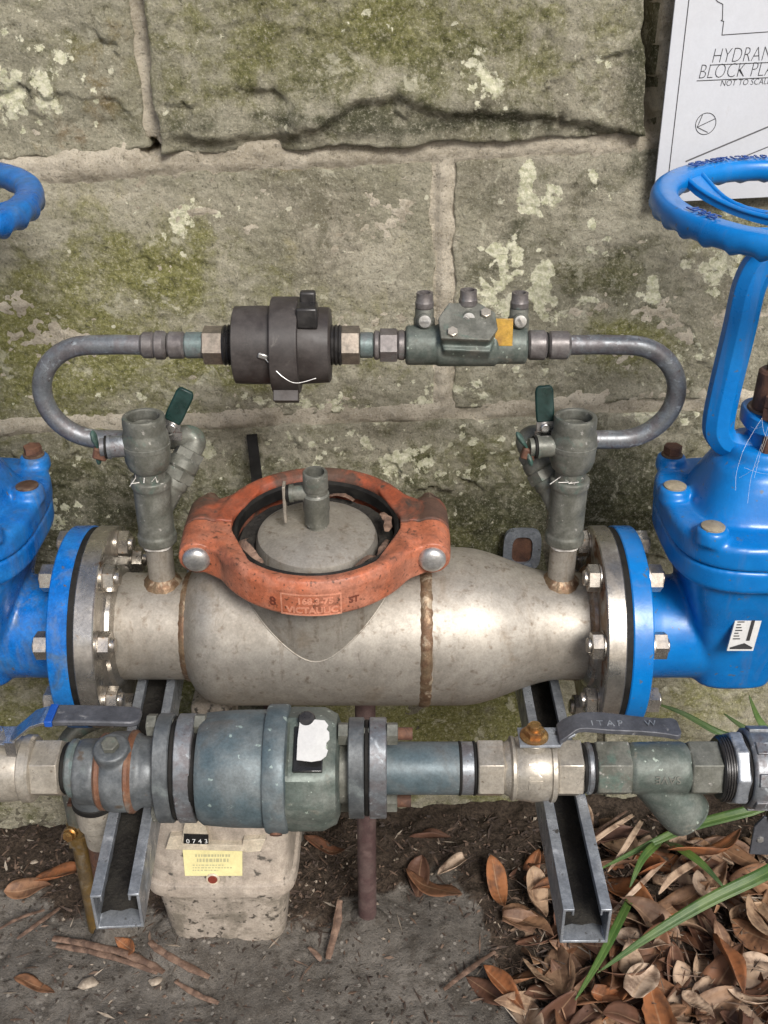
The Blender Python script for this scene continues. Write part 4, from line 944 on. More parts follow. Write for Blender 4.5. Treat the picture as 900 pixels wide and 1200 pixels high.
un2 = thing('pipe_union', (bx(440), BY, BZ1 - .016), 'hexagon nut and short couplings between the dark meter and the test valve', 'fitting', 'copper couplings on the bypass line')
b = MB(); b.hexa((bx(400), BY, BZ1), X1, 22 * KX, .0325, xh=(0, .5, 1)); obj('hexagon_nut', b, 'bare_brass_nut', un2, 25)
b = MB(); up(b, 421, 438, .0125); obj('adaptor', b, 'verdigris', un2)
b = MB(); up(b, 438, 445, .0142); up(b, 466, 475, .0145); b.hexa((bx(445), BY, BZ1), X1, 21 * KX, .028, xh=(0, .5, 1)); obj('coupling', b, 'copper_purple', un2, 30)
dc = thing('test_valve', (bx(545), BY, BZ1 - .022), 'grey-green bronze double check valve with three upright test cocks and amber tag', 'valve')
b = MB(); up(b, 475, 512, .0192, chf=.002); up(b, 510, 582, .0205, chf=.002); up(b, 580, 617, .0182, chf=.002)
# angled central bonnet
fr = Matrix.Translation((bx(547), BY - .006, BZ1 + .014)) @ Matrix.Rotation(rad(38), 4, 'X')
pl = [(-.026, -.016), (.018, -.018), (.026, -.006), (.024, .012), (.010, .022), (-.018, .022), (-.028, .006)]
b.prism(pl, fr @ Matrix.Translation((0, 0, -.012)), .026)
b.prism([(-.024, -.022), (.020, -.024), (.024, -.012), (-.027, -.010)], fr @ Matrix.Translation((0, 0, -.014)), .020)
obj('body', b, 'bronze_green', dc, remesh=(.0012, 3))
b = MB(); b.prism([(q[0] * 1.04, q[1] * 1.04) for q in pl], fr @ Matrix.Translation((0, 0, .0135)), .0045); obj('cover_plate', b, 'bronze_grey', dc, bevel=.001)
for (dx, dy) in ((-.016, -.011), (.016, .010)):
    p = fr @ Vector((dx, dy, .018)); b = MB(); b.hexa(p, fr.to_3x3() @ Vector((0, 0, 1)), .004, .009); obj('cover_bolt', b, 'nickel', dc, 25)
for k, (p_, zt, yo) in enumerate(((497, 0, -.002), (547, .004, -.006), (607, 0, -.002))):
    x = bx(p_); b = MB()
    b.lathe([(.012, .0105), (.024, .0105), (.026, .0092), (.034, .0092), (.035, .0085)], (x, BY + yo + .010, BZ1 + zt), (0, 0, 1), 22)
    b.lathe([(.0, .0072), (.0145, .0072), (.0155, .0062)], (x, BY + yo + .010, BZ1 + .024 + zt), (0, -1, .15), 20)
    tcok = obj('test_cock', b, 'bronze_grey', dc)
    b = MB(); b.lathe([(.0345, .0078), (.036, .0090), (.041, .0090), (.042, .0082), (.050, .0080), (.050, .0055), (.040, .0052), (.040, 0)], (x, BY + yo + .010, BZ1 + zt), (0, 0, 1), 20); obj('outlet', b, 'copper_purple', tcok)
    b = MB(); o_ = Vector((x, BY + yo + .010 - .0155, BZ1 + .0265 + zt)); b.lathe([(0, .0058), (.001, .0058), (.0012, .0046)], o_, (0, -1, .15), 18); b.box(o_ + Vector((0, -.0016, 0)), (.008, .0016, .0018), Matrix.Rotation(.5 * k, 3, 'Y')); obj('screw_slot', b, 'zinc_bolt', tcok)
b = MB(); b.box((bx(587), BY - .014, BZ1 + .018), (.018, .0022, .026), Matrix.Rotation(rad(-12), 3, 'X')); obj('amber_tag', b, 'amber_tag', dc, bevel=.0006)
un3 = thing('pipe_union', (bx(645), BY, BZ1 - .014), 'two purple copper couplings right of the bronze test valve', 'fitting', 'copper couplings on the bypass line')
b = MB(); up(b, 618, 640, .0145, chf=.002); obj('coupling', b, 'copper_purple', un3)
b = MB(); up(b, 641, 668, .0138, chf=.003); obj('sleeve', b, 'copper_purple', un3)
b = MB(); up(b, 639, 642, .0128); obj('seam', b, 'black_rubber', un3)

# ------------------------------------------------------------------ support channels and posts
def strut(name, pf, pb, ztop, label, end_plate):
    """galvanised C-channel, open upward, from pf (front end, photograph pixel) back to the wall"""
    f = at_z(pf[0], pf[1], ztop); bk = at_z(pb[0], pb[1], ztop)
    d = (bk - f); d.z = 0; d.normalize()
    L_ = (WY + WS * bk.x - f.y) / d.y
    sec = [(-.0205, 0), (-.0205, -.041), (.0205, -.041), (.0205, 0), (.011, 0), (.011, -.0075), (.0128, -.0075), (.0128, -.0025), (.018, -.0025), (.018, -.0385), (-.018, -.0385), (-.018, -.0025), (-.0128, -.0025), (-.0128, -.0075), (-.011, -.0075), (-.011, 0)]
    r = thing('support_channel', (f.x, f.y, ztop - .041), label, 'channel', 'galvanised support channels')
    F = frame((f.x, f.y, ztop), d, (0, 0, 1)); x = F.to_3x3() @ Vector((1, 0, 0)); yv = Vector((0, 0, 1)).cross(d).normalized()
    sd = d.cross(Vector((0, 0, 1))).normalized()
    b = MB()
    rings = [[Vector((f.x, f.y, ztop)) + d * t + sd * p[0] + Vector((0, 0, p[1])) for p in sec] for t in (0, L_ * .5, L_)]
    b.loft(rings); obj('channel', b, 'galvanised', r, 20, bevel=.0006)
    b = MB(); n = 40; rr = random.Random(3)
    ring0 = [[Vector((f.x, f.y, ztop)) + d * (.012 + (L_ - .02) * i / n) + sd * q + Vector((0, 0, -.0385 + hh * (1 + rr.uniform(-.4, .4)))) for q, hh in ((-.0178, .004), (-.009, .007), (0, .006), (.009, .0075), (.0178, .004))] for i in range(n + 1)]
    b.loft(ring0, False, False, closed=False); obj('dirt_shade_fill', b, 'grime_shade', r, 60)  # debris floor, near-black to paint in the channel's inner shade
    if end_plate:
        p = Vector((f.x, f.y, ztop)) + d * (L_ - .004)
        b = MB(); outer, inner = [], []
        for k in range(24):
            a = 2 * PI * k / 24; c, s = math.cos(a), math.sin(a)
            outer.append((.024 * math.copysign(abs(c) ** .5, c), .030 * math.copysign(abs(s) ** .5, s))); inner.append((.013 * math.copysign(abs(c) ** .6, c), .019 * math.copysign(abs(s) ** .6, s)))
        w_ = at_wall(612, 645, .03); p = Vector((w_.x, w_.y, w_.z)); cz = Vector((0, 0, 0))
        R4 = [[p + cz + sd * q[0] + Vector((0, 0, q[1])) + d * t for q in ring] for ring, t in ((inner, 0), (outer, 0), (outer, .006), (inner, .006), (inner, 0))]
        b.loft(R4, False, False); obj('wall_bracket', b, 'galvanised', r, 30)
        b = MB(); b.loft([[p + cz + sd * q[0] * 1.05 + Vector((0, 0, q[1] * 1.05)) + d * t for q in inner] for t in (.003, .005)]); obj('bracket_recess', b, 'rust', r)
    return f, d
lf, ld = strut('left', (134, 1049), (183, 800), .440, 'galvanised channel under the left ball valve and teal meter line', False)
rf, rd = strut('right', (689, 1066), (633, 800), .440, 'galvanised channel under the right ball valve, its end among the leaves', True)
def post(x, y, z1, r, mat, label, foot=None):
    t = thing('support_post', (x, y, 0), label, 'post', 'rusty support posts')
    b = MB(); b.lathe([(-.02, r), (z1, r)], (x, y, 0), (0, 0, 1), 28, wob=lambda a, t: .012 * math.sin(3 * a + 30 * t)); obj('shaft', b, mat, t)
    b = MB(); b.lathe([(-.02, r * 2.6), (.004, r * 2.3), (.012, r * 1.7), (.020, r * 1.03)], (x, y, 0), (0, 0, 1), 28, wob=lambda a, t: .10 * math.sin(3 * a + 1) + .07 * math.sin(7 * a + 200 * t))
    obj('cement_collar', b, 'ground_mix', t)
    b = MB(); b.box((x, y, z1 + .002), (r * 3.4, r * 3, .004)); obj('saddle', b, mat, t, bevel=.0005)
    return t
p = at_y(428, 830, .03); post(p.x, .03, .4145, .0120, 'post_primer', 'red-brown pipe post under the steel pipe, right of the teal meter')
p = at_y(320, 826, .185); post(p.x, .185, .430, .0135, 'post_primer', 'red-brown post behind the gas meter against the wall')
p = at_z(133, 1092, 0); post(p.x, p.y, .24, .0125, 'rust', 'short rusty post seen below the front end of the left channel')

# ------------------------------------------------------------------ lower meter line
LY, LZ, LK = -.2, .482, .00078
def lx(px): return (px - 450) * LK
def lo(mb, p0, p1, r, **k): seg_lathe(mb, p0, p1, r, LY, k.pop('z', LZ), LK, **k)
def ball_valve_line(p0, p1, label, h0, h1, b0, b1, right):
    v = thing('ball_valve', (lx((b0 + b1) / 2), LY, LZ - .034), label, 'valve', 'nickel ball valves on the lower line')
    for (q0, q1) in ((h1, p1), (p0, h0)):
        b = MB(); b.hexa((lx(q0), LY, LZ), X1, lx(q1) - lx(q0), .0475, xh=(0, .3, 1)); obj('hexagon_end', b, 'nickel', v, 25, bevel=.0006)
    b = MB(); xa, xb = lx(b0), lx(b1); w_ = xb - xa
    b.lathe([(lx(h0) - .001, .0225), (xa, .0255), (xa + w_ * .04, .0290), (xa + w_ * .10, .0290), (xa + w_ * .13, .0275), (xa + w_ * .25, .0290), (xa + w_ * .5, .0305), (xa + w_ * .8, .0292), (xa + w_ * .86, .0285), (xa + w_ * .88, .0305), (xa + w_ * .97, .0305), (xb, .0285), (lx(h1) + .001, .0240)], (0, LY, LZ), X1, 48)
    xc = (xa + xb) / 2
    b.lathe([(.02, .013), (.0335, .0118), (.035, .010)], (xc, LY, LZ), (0, 0, 1), 28)
    obj('body', b, 'nickel', v, 32)
    return v, xc
v1, xc1 = ball_valve_line(-90, 76, 'nickel ball valve at the left edge, steel lever with dark sleeve and blue band', -60, 42, -56, 42, False)
zL = LZ + .0355
b = MB(); b.ribbon([(lx(-30), LY, zL + .002), (lx(4), LY, zL + .002), (lx(22), LY, zL + .002), (lx(36), LY, zL + .012), (lx(50), LY, zL + .022), (lx(64), LY, zL + .026), (lx(75), LY, zL + .026)], (0, 0, .0028), [Vector((0, .0125, 0))] * 3 + [Vector((0, .0118, 0))] * 4)
lv1 = obj('lever', b, 'bright_steel', v1, 25, bevel=.0005)
b = MB(); b.ribbon([(lx(18), LY - .0125, zL - .004), (lx(30), LY - .0125, zL - .004)], (0, .0022, 0), [Vector((0, 0, .010))] * 2); obj('lever_stop', b, 'bright_steel', lv1)
b = MB(); b.ribbon([(lx(67), LY, zL + .0262), (lx(76), LY, zL + .0262)], (0, 0, .0062), [Vector((0, .0125, 0))] * 2); obj('blue_band', b, 'blue_sleeve', lv1, bevel=.0008)
b = MB(); b.ribbon([(lx(76), LY, zL + .0262), (lx(90), LY, zL + .0264), (lx(120), LY, zL + .0260), (lx(150), LY, zL + .0252), (lx(164), LY, zL + .0246), (lx(170), LY, zL + .0244), (lx(173), LY, zL + .0243)], (0, 0, .0058), [Vector((0, .0123, 0)), Vector((0, .0118, 0)), Vector((0, .0115, 0)), Vector((0, .0115, 0)), Vector((0, .0112, 0)), Vector((0, .0092, 0)), Vector((0, .0055, 0))]); obj('lever_sleeve', b, 'grey_lever', lv1, bevel=.0015)
b = MB(); b.hexa((lx(4), LY, zL + .003), (0, 0, 1), .006, .013); b.lathe([(0, .004), (.010, .004)], (lx(4), LY, zL + .003), (0, 0, 1), 12); obj('stem_nut', b, 'bright_steel', v1, 25)

ck = thing('check_valve', (lx(140), LY, LZ - .045), 'grey bronze check valve with rusty bands left of the teal meter', 'valve')
b = MB(); lo(b, 76, 84, .0235); obj('thread', b, 'black_rubber', ck)
b = MB(); lo(b, 82, 92, .0265, chf=.002); obj('union_ring', b, 'verdigris', ck)
b = MB(); xa = lx(90)
b.lathe([(0, .026), (.003, .0295), (.018, .0300), (.022, .0285), (.026, .0330), (.030, .0355), (.034, .0365), (.052, .0365), (.056, .0350), (.060, .0320), (.066, .0320), (.072, .0310), (.077, .0290)], (xa, LY, LZ - .004), X1, 48)
b.lathe([(.020, .017), (.0395, .016), (.041, .0145)], (lx(138), LY - .002, LZ - .004), (0, -.25, 1), 32)
b.lathe([(.015, .0215), (.034, .0205), (.036, .019)], (lx(104), LY, LZ - .002), (0, 0, -1), 32)
b.lathe([(.02, .012), (.041, .011)], (lx(168), LY + .002, LZ), (0, .3, -1), 24)
obj('body', b, 'bronze_blue', ck, remesh=(.0016, 3))
for (p0, p1, r) in ((117, 127, .0350), (151, 161, .0376)):
    b = MB(); lo(b, p0, p1, r, z=LZ - .004, chf=.003); obj('rust_band', b, 'rust_band', ck)
b = MB(); b.hexa((lx(138), LY - .012, LZ + .036), (0, -.25, 1), .006, .014); obj('plug', b, 'bronze_grey', ck, 25)
b = MB(); b.lathe([(.034, .0195), (.036, .0212), (.041, .0212), (.043, .0195)], (lx(104), LY, LZ), (0, 0, -1), 32); obj('seal_ring', b, 'black_rubber', ck)
b = MB(); b.lathe([(.042, .0185), (.050, .0195), (.066, .0190), (.070, .0155), (.092, .0145), (.094, .012)], (lx(104), LY, LZ), (0, 0, -1), 32); obj('drain_outlet', b, 'nickel', ck)

def oval_flange(mb, x0, x1, rv, rh, tilt=0.0, z=LZ, y=LY, squash=.55):
    n = 48; ring = []
    for j in range(n):
        a = 2 * PI * j / n; c, s = math.cos(a), math.sin(a)
        R_ = rh + (rv - rh) * abs(s) ** 3
        yy, zz = R_ * c, R_ * s
        ring.append((yy * math.cos(tilt) - zz * math.sin(tilt), yy * math.sin(tilt) + zz * math.cos(tilt)))
    mb.loft([[Vector((x, y + q[0] * k, z + q[1] * k)) for q in ring] for x, k in ((x0, .97), (x0 + .001, 1), (x1 - .001, 1), (x1, .97))])
def flange_set(cx, label, gasket_w, sgn, tilt, long_side):
    f = thing('flange_pair', (cx, LY, LZ - .055), label, 'flange', 'bolted oval flange pairs on the lower line')
    for (xa, xb, m) in ((-.0165, -.0022, 'bronze_blue'), (.0022, .0180, 'copper_tube')):
        b = MB(); oval_flange(b, cx + xa, cx + xb, .0515, .0395, tilt); obj('flange', b, m, f, 30)
    b = MB(); oval_flange(b, cx - .0022, cx + .0022, .049, .038, tilt); obj('gasket', b, 'black_rubber', f, 30)
    for s in (-1, 1):
        dz = s * .0435; py_, pz = -dz * math.sin(tilt), dz * math.cos(tilt)
        b = MB(); o_ = (cx - .0165, LY + py_, LZ + pz)
        b.hexa(o_, (-1, 0, 0), .009, .018); b.lathe([(-.006, .0055), (.045, .0055)], o_, X1, 12); o2 = (cx + .018, LY + py_, LZ + pz); b.hexa(o2, (1, 0, 0), .010, .018)
        bo = obj('flange_bolt', b, 'bronze_grey', f, 25)
        b = MB(); b.lathe([(0, .0058), (.014 if long_side else .010, .0058)], (cx + .027, LY + py_, LZ + pz), X1, 14); obj('thread_end', b, 'rust', bo)
    return f
flange_set(lx(208), 'pair of bolted oval flanges joining the check valve to the teal meter', .0, 1, rad(-14), False)
flange_set(lx(430), 'pair of bolted oval flanges right of the teal meter', .0, 1, rad(4), True)

mt = thing('water_meter', (lx(320), LY, LZ - .059), 'large teal bronze water meter with raised collar and torn white tag', 'water meter')
b = MB(); lo(b, 227, 242, .040); obj('inlet_neck', b, 'black_rubber', mt)
b = MB(); xa = lx(237)
b.lathe([(0, .036), (0, .0475), (.004, .0505), (.030, .0525), (.060, .0530), (.062, .0515), (.070, .0515)], (xa, LY, LZ), X1, 72); obj('barrel', b, 'meter_teal', mt)
b = MB(); xa = lx(313)
b.lathe([(0, .052), (.001, .0568), (.003, .0580), (.018, .0580), (.020, .0570), (.0215, .052)], (xa, LY, LZ), X1, 72); cl_ = obj('collar', b, 'meter_teal', mt)
b = MB(); pd = Vector((0, -.78, -.62)).normalized(); b.lathe([(.0565, .006), (.0595, .0055), (.060, .0035)], (lx(326), LY, LZ), pd, 16); obj('collar_plug', b, 'rust', cl_)
b = MB(); xa = lx(339); rings = []
for (t, R_) in ((0, .0535), (.003, .0545), (.032, .0540), (.044, .0480), (.047, .0400)):
    ring = []
    for j in range(72):
        a = 2 * PI * j / 72
        rr = R_ * (1 + .025 * math.cos(8 * a))
        # flat recess facing up and forward
        da = (a - rad(118) + PI) % (2 * PI) - PI
        if abs(da) < rad(34) and .002 < t < .040: rr = min(rr, (R_ - .008) / max(math.cos(da), .5))
        ring.append(Vector((xa + t, LY + rr * math.cos(a), LZ + rr * math.sin(a))))
    rings.append(ring)
b.loft(rings); obj('register_head', b, 'bronze_green', mt, 28)
hd = Vector((0, math.cos(rad(118)), math.sin(rad(118)))); hy = Vector((0, -math.sin(rad(118)), math.cos(rad(118))))
hc = Vector((xa + .020, LY, LZ)) + hd * .0475
b = MB(); b.box(hc, (.026, .042, .004), Matrix((X1, hy, hd)).transposed()); obj('register_window', b, 'counter_black', mt, bevel=.001)
b = MB(); tp = []
tc_ = hc + hd * .0055 + hy * (-.006) + Vector((.004, 0, 0))
b.loft([[tc_ + Vector((u, 0, 0)) + hy * v_ + hd * (.004 * math.sin(2.2 * (v_ + .02) / .04) + w__ + .10 * max(u, 0)) for (u, v_) in ((-.013, .019), (.000, .0205), (.008, .0195), (.0125, .016), (.0140, .011), (.0120, .009), (.0125, .004), (.0150, .001), (.0145, -.006), (.0120, -.009), (.0135, -.013), (.010, -.018), (.000, -.0195), (-.012, -.0175), (-.0130, .0))] for w__ in (0, .0008)]); obj('torn_tag', b, 'white_tag', mt, 30)
b = MB(); hk = Vector((xa + .018, LY, LZ)) + hd * .050 - hy * .026
b.lathe([(-.004, .008), (.003, .008), (.005, .0065), (.005, 0)], hk, hd, 20); obj('lid_hinge', b, 'black_plastic', mt)
b = MB(); lo(b, 397, 411, .0315); obj('outlet_neck', b, 'bronze_grey', mt)

sp_ = thing('copper_spool', (lx(500), LY, LZ - .024), 'straight blue-grey copper pipe between the flange pair and right ball valve', 'pipe')
b = MB(); lo(b, 443, 540, .0238); obj('tube', b, 'meter_teal', sp_)
b = MB(); lo(b, 538, 556, .0240, chf=.002); obj('end_collar', b, 'copper_tube', sp_)
for p_ in (537, 554):
    b = MB(); lo(b, p_, p_ + 3, .0246, chf=.0005); obj('seal_ring', b, 'black_rubber', sp_)

v2, xc2 = ball_valve_line(558, 681, 'nickel ball valve right of centre, brass stem nut and grey lever', 590, 650, 596, 650, True)
b = MB(); b.lathe([(0, .0110), (.0015, .0130), (.003, .0128), (.004, .0105)], (xc2, LY, LZ + .0365), (0, 0, 1), 24); b.hexa((xc2, LY, LZ + .0385), (0, 0, 1), .008, .016); b.lathe([(0, .0055), (.0125, .0055), (.0130, .0045)], (xc2, LY, LZ + .0385), (0, 0, 1), 16); obj('stem_nut', b, 'brass', v2, 25)
zL2 = LZ + .0362
b = MB(); pth = [(xc2 - .014, LY, zL2), (xc2 + .022, LY, zL2), (lx(655), LY + .001, zL2 + .005), (lx(668), LY + .003, zL2 + .010)]
b.ribbon(pth, (0, 0, .0026), [Vector((0, .0125, 0))] * 2 + [Vector((0, .0115, 0))] * 2); lv2 = obj('lever', b, 'galvanised', v2, 25, bevel=.0005)
b = MB(); b.ribbon(smoothpath([(lx(650), LY, zL2 + .0035), (lx(664), LY + .003, zL2 + .010), (lx(680), LY + .005, zL2 + .0135), (lx(720), LY + .003, zL2 + .013), (lx(770), LY - .001, zL2 + .012), (lx(783), LY - .002, zL2 + .0118), (lx(788), LY - .002, zL2 + .0117)], 3), (0, 0, .0052), [Vector((0, .0112 + .001 * math.sin(i), 0)) if i < 16 else Vector((0, (.0105, .009, .0065)[i - 16] if i - 16 < 3 else .004, 0)) for i in range(19)]); sl2 = obj('lever_sleeve', b, 'grey_lever', lv2, bevel=.0015)
for (s, px_) in (('I T A P', 705), ('W', 755)):
    vs, fs = text_geo(s, .010, .0004, 0, 'CENTER'); b = MB(); b.add([Vector((lx(px_) + p.x, LY + .0005 + p.y - .003, zL2 + .0160 + p.z)) for p in vs], fs); obj('raised_lettering', b, 'galvanised', sl2, 0)
def body_text(s, size, x, ang, r, mat, parent, flip=False, y=LY, z=LZ, sz=.0005):
    """letters raised on a cylinder about the line's axis; ang: degrees from straight up towards the viewer"""
    vs, fs = text_geo(s, size, sz, 0, 'CENTER'); b = MB(); k = -1 if flip else 1
    def pt(p):
        a = rad(ang) - k * (p.y - size * .35) / r
        return Vector((x + k * p.x, y - (r + p.z) * math.sin(a), z + (r + p.z) * math.cos(a)))
    b.add([pt(p) for p in vs], fs); return obj('raised_lettering', b, mat, parent, 0)
vs, fs = text_geo('ME', .020, .0006, 0, 'CENTER'); b = MB()
b.add([Vector((xc2 + p.y * .9 - .006, LY - (.0300 + p.z) * math.sin(rad(62) + p.x / .0300), LZ + (.0300 + p.z) * math.cos(rad(62) + p.x / .0300))) for p in vs], fs); obj('raised_lettering', b, 'nickel', v2, 0)

ys = thing('y_strainer', (lx(765), LY, LZ - .06), 'grey-green bronze strainer with a slanting capped branch', 'strainer')
for q0 in (680, 692):
    b = MB(); lo(b, q0, q0 + 6, .0228); obj('seal_ring', b, 'black_rubber', ys)
b = MB(); lo(b, 685, 694, .0235, chf=.002); obj('nipple', b, 'copper_tube', ys)
for (q0, q1) in ((696, 737), (804, 842)):
    b = MB(); b.hexa((lx(q0), LY, LZ), X1, lx(q1) - lx(q0), .0455, xh=(0, .3, 1)); obj('hexagon_end', b, 'bronze_grey', ys, 25, bevel=.0008)
b = MB(); b.lathe([(lx(734), .0205), (lx(740), .0232), (lx(770), .0240), (lx(800), .0240), (lx(806), .0222)], (0, LY, LZ), X1, 48)
bd = Vector((.66, -.12, -.70)).normalized(); bo_ = Vector((lx(757), LY, LZ - .004))
b.lathe([(.004, .0205), (.035, .0222), (.050, .0235), (.062, .0235), (.0645, .0220), (.0645, 0)], bo_, bd, 40)
obj('body', b, 'bronze_green', ys, remesh=(.0014, 4))
b = MB(); b.lathe([(.0632, .0228), (.0655, .0226), (.0670, .0205), (.0685, .0120), (.0688, 0)], bo_, bd, 40); obj('branch_cap', b, 'bronze_green', ys)
body_text('SAVE', .0105, lx(776), 74, .0243, 'bronze_grey', ys, True)

cp = thing('compression_coupling', (lx(880), LY, LZ - .036), 'black and grey threaded coupling with large ring nuts at the right edge', 'coupling')
b = MB(); lo(b, 840, 858, .0290); 
for k in range(5): lo(b, 843 + 3 * k, 845 + 3 * k, .0302, chf=.0004)
obj('thread', b, 'black_plastic', cp)
b = MB(); b.lathe([(lx(852), .0300), (lx(853.5), .0335), (lx(857), .0342), (lx(866), .0342), (lx(869), .0325)], (0, LY, LZ), X1, 8, xh=(0, .4, 1)); obj('lock_nut', b, 'galvanised', cp, 25, bevel=.001)
b = MB(); lo(b, 866, 874, .0318); obj('gap_ring', b, 'black_rubber', cp)
b = MB(); b.lathe([(lx(871), .0345), (lx(874), .0362), (lx(902), .0362), (lx(906), .0335), (lx(940), .0320)], (0, LY, LZ), X1, 48)
for k in range(8):
    a = rad(45 * k + 20); b.box((lx(888), LY - .0362 * math.sin(a), LZ + .0362 * math.cos(a)), (.020, .012, .004), Matrix.Rotation(a, 3, 'X'))
obj('ring_nut', b, 'copper_tube', cp, 35, bevel=.0008)
b = MB(); b.lathe([(lx(935), .026), (lx(1020), .026)], (0, LY, LZ), X1, 36); obj('outgoing_pipe', b, 'copper_tube', cp)
hg = thing('hanging_label', (lx(898), LY - .004, LZ - .085), 'dark grey label with a rivet hanging below the right-hand coupling', 'label')
hp = at_y(893, 980, LY - .004)
b = MB(); b.loft([[Vector((hp.x + q[0], LY - .004 + t, hp.z + q[1])) for q in ((-.008, -.024), (.030, -.026), (.030, .024), (-.002, .024), (-.009, .012))] for t in (0, .003)]); obj('plate', b, 'grey_lever', hg, bevel=.0006)
b = MB(); b.lathe([(0, .0035), (.0015, .003), (.002, 0)], (hp.x - .001, LY - .004, hp.z - .004), (0, -1, 0), 16); obj('rivet', b, 'zinc_bolt', hg)
b = MB(); b.tube([(hp.x + .008, LY - .002, hp.z + .022), (hp.x + .010, LY - .001, hp.z + .034)], .008, 14); obj('hanger', b, 'black_plastic', hg)

# ------------------------------------------------------------------ gas meter with its pipe
gxc, gyc = -.203, .066
gm = thing('gas_meter', (gxc, gyc, 0), 'dirty cream gas meter with yellow label standing on the ground below the teal meter', 'gas meter')
def gsec(z, a, b_, n=6.5): return sering(gxc, gyc, z, a, b_, n, 64)
b = MB(); b.loft([gsec(-.01, .068, .062), gsec(.003, .073, .067), gsec(.009, .0755, .069), gsec(.060, .0805, .0735), (gsec(.104, .0855, .0785))]); obj('lower_case', b, 'gas_paint_dirty', gm, 40)
b = MB(); b.loft([gsec(.1040, .088, .081), gsec(.1065, .0935, .0865), gsec(.1155, .0955, .0885), gsec(.1245, .0935, .0865), gsec(.127, .090, .083)]); obj('seam_flange', b, 'gas_paint', gm, 40)
b = MB(); b.loft([gsec(.1268, .0895, .082), gsec(.150, .0885, .0785), gsec(.200, .0870, .074), gsec(.232, .0855, .070), gsec(.247, .080, .064), gsec(.252, .070, .054)]); obj('upper_case', b, 'gas_paint', gm, 40)
for (dx, r) in ((-.055, .018), (.055, .018)):
    b = MB(); b.lathe([(.24, .030), (.256, .026), (.258, .022), (.29, .022), (.291, .020)], (gxc + dx, gyc, 0), (0, 0, 1), 28); obj('connection_boss', b, 'gas_paint_dirty', gm)
q = at_y(247, 827, gyc - .015); b = MB(); b.box((q.x, gyc + .01, q.z - .035), (.050, .05, .07)); obj('connection_block', b, 'gas_paint_dirty', gm, bevel=.006)
def fz(z): return gyc - np.interp(z, [.127, .150, .200, .232], [.082, .0785, .074, .070])
def front(px, py):                         # the point of the upper case's front seen at a pixel
    y = .003
    for _ in range(4):
        P_ = at_y(px, py, y); y = float(fz(P_.z))
    return P_
def plate(pxs, depth, mat, name, parent, off=0.0, bev=.0006):
    pts = [front(*p_) for p_ in pxs]; b = MB()
    b.loft([[p_ + Vector((0, off, 0)) for p_ in pts], [p_ + Vector((0, off - depth, .0005)) for p_ in pts]]); return obj(name, b, mat, parent, 20, bevel=bev)
ic = plate([(195, 990), (200, 975), (219, 974), (219, 984), (285, 985), (286, 979), (312, 978), (306, 992), (290, 994), (284, 992)], .010, 'gas_cover', 'index_cover', gm, .002)
rw = plate([(214, 980), (219, 950), (238, 950), (248, 981)], .012, 'gas_cover', 'index_housing', gm, .002)
cn = plate([(217, 980), (217.5, 969), (246, 970), (246, 981)], .0015, 'counter_black', 'counter', gm, -.0105, 0)
for k, ch in enumerate('0743'):
    p_ = front(220.3 + 7 * k, 979); vs, fs = text_geo(ch, .0098, 0, 0, 'LEFT'); b = MB(); b.add([p_ + Vector((v.x * .9, -.0125 - v.z, v.y)) for v in vs], fs); obj('digit', b, 'digit_white', cn, 0)
yl = plate([(214, 993), (284, 994), (284, 1026), (217, 1026)], .0012, 'yellow_label', 'yellow_label', gm, .0002, 0)
b = MB(); rr = random.Random(8)
for (row, x0, x1, h) in ((1000, 229, 270, 3), (1005, 231, 268, 4), (1012, 226, 262, 1.4), (1015, 226, 272, 1.4), (1018, 226, 256, 1.4)):
    x = x0
    while x < x1:
        w_ = rr.uniform(1.5, 4.0); pts = [front(x, row), front(min(x + w_, x1), row), front(min(x + w_, x1), row + h), front(x, row + h)]
        b.add([p_ + Vector((0, -.0016, 0)) for p_ in pts], [(0, 1, 2, 3)]); x += w_ + rr.uniform(.8, 1.6)
ml = obj('faded_print', b, 'faded_ink', yl, 0); ml['kind'] = 'stuff'
p_ = front(249.5, 1029); b = MB(); b.lathe([(-.002, .0085), (.002, .0085), (.003, .0075), (.0025, .006)], p_, (0, -1, .05), 24); sb = obj('seal_rim', b, 'gas_cover', gm)
b = MB(); b.lathe([(.002, .0062), (.0036, .0055), (.0038, 0)], p_, (0, -1, .05), 20); obj('seal_dot', b, 'red_dot', sb)

gp = at_z(113, 1086, 0)
go = thing('gas_pipe', (gp.x, gp.y, 0), 'ochre painted gas pipe with brass nut beside the left channel', 'pipe')
ztop = .322
b = MB(); b.tube(smoothpath([(gp.x, gp.y, -.02), (gp.x, gp.y, .10), (gp.x, gp.y, .165)], 3), .0105, 18); obj('lower_pipe', b, 'ochre_pipe', go)
b = MB(); b.tube(smoothpath([(gp.x, gp.y, .18), (gp.x, gp.y, .25), (gp.x, gp.y + .004, ztop - .02), (gp.x + .02, gp.y + .02, ztop), (gp.x + .06, gp.y + .04, ztop), (gxc - .055, gyc, ztop - .002), (gxc - .055, gyc, .285)], 6), .0105, 18); obj('upper_pipe', b, 'bronze_grey', go)
b = MB(); b.hexa((gp.x, gp.y, .158), (0, 0, 1), .016, .030); b.lathe([(.016, .0125), (.028, .0125), (.029, .011)], (gp.x, gp.y, .158), (0, 0, 1), 20); gn = obj('union_nut', b, 'ochre_pipe', go, 25)
b = MB(); b.lathe([(.008, .0085), (.016, .0085), (.017, .007)], (gp.x - .002, gp.y, .180), (-.2, -1, .2), 18); b.hexa((gp.x - .005, gp.y - .016, .183), (-.2, -1, .2), .006, .012); obj('brass_plug', b, 'brass', gn, 28)

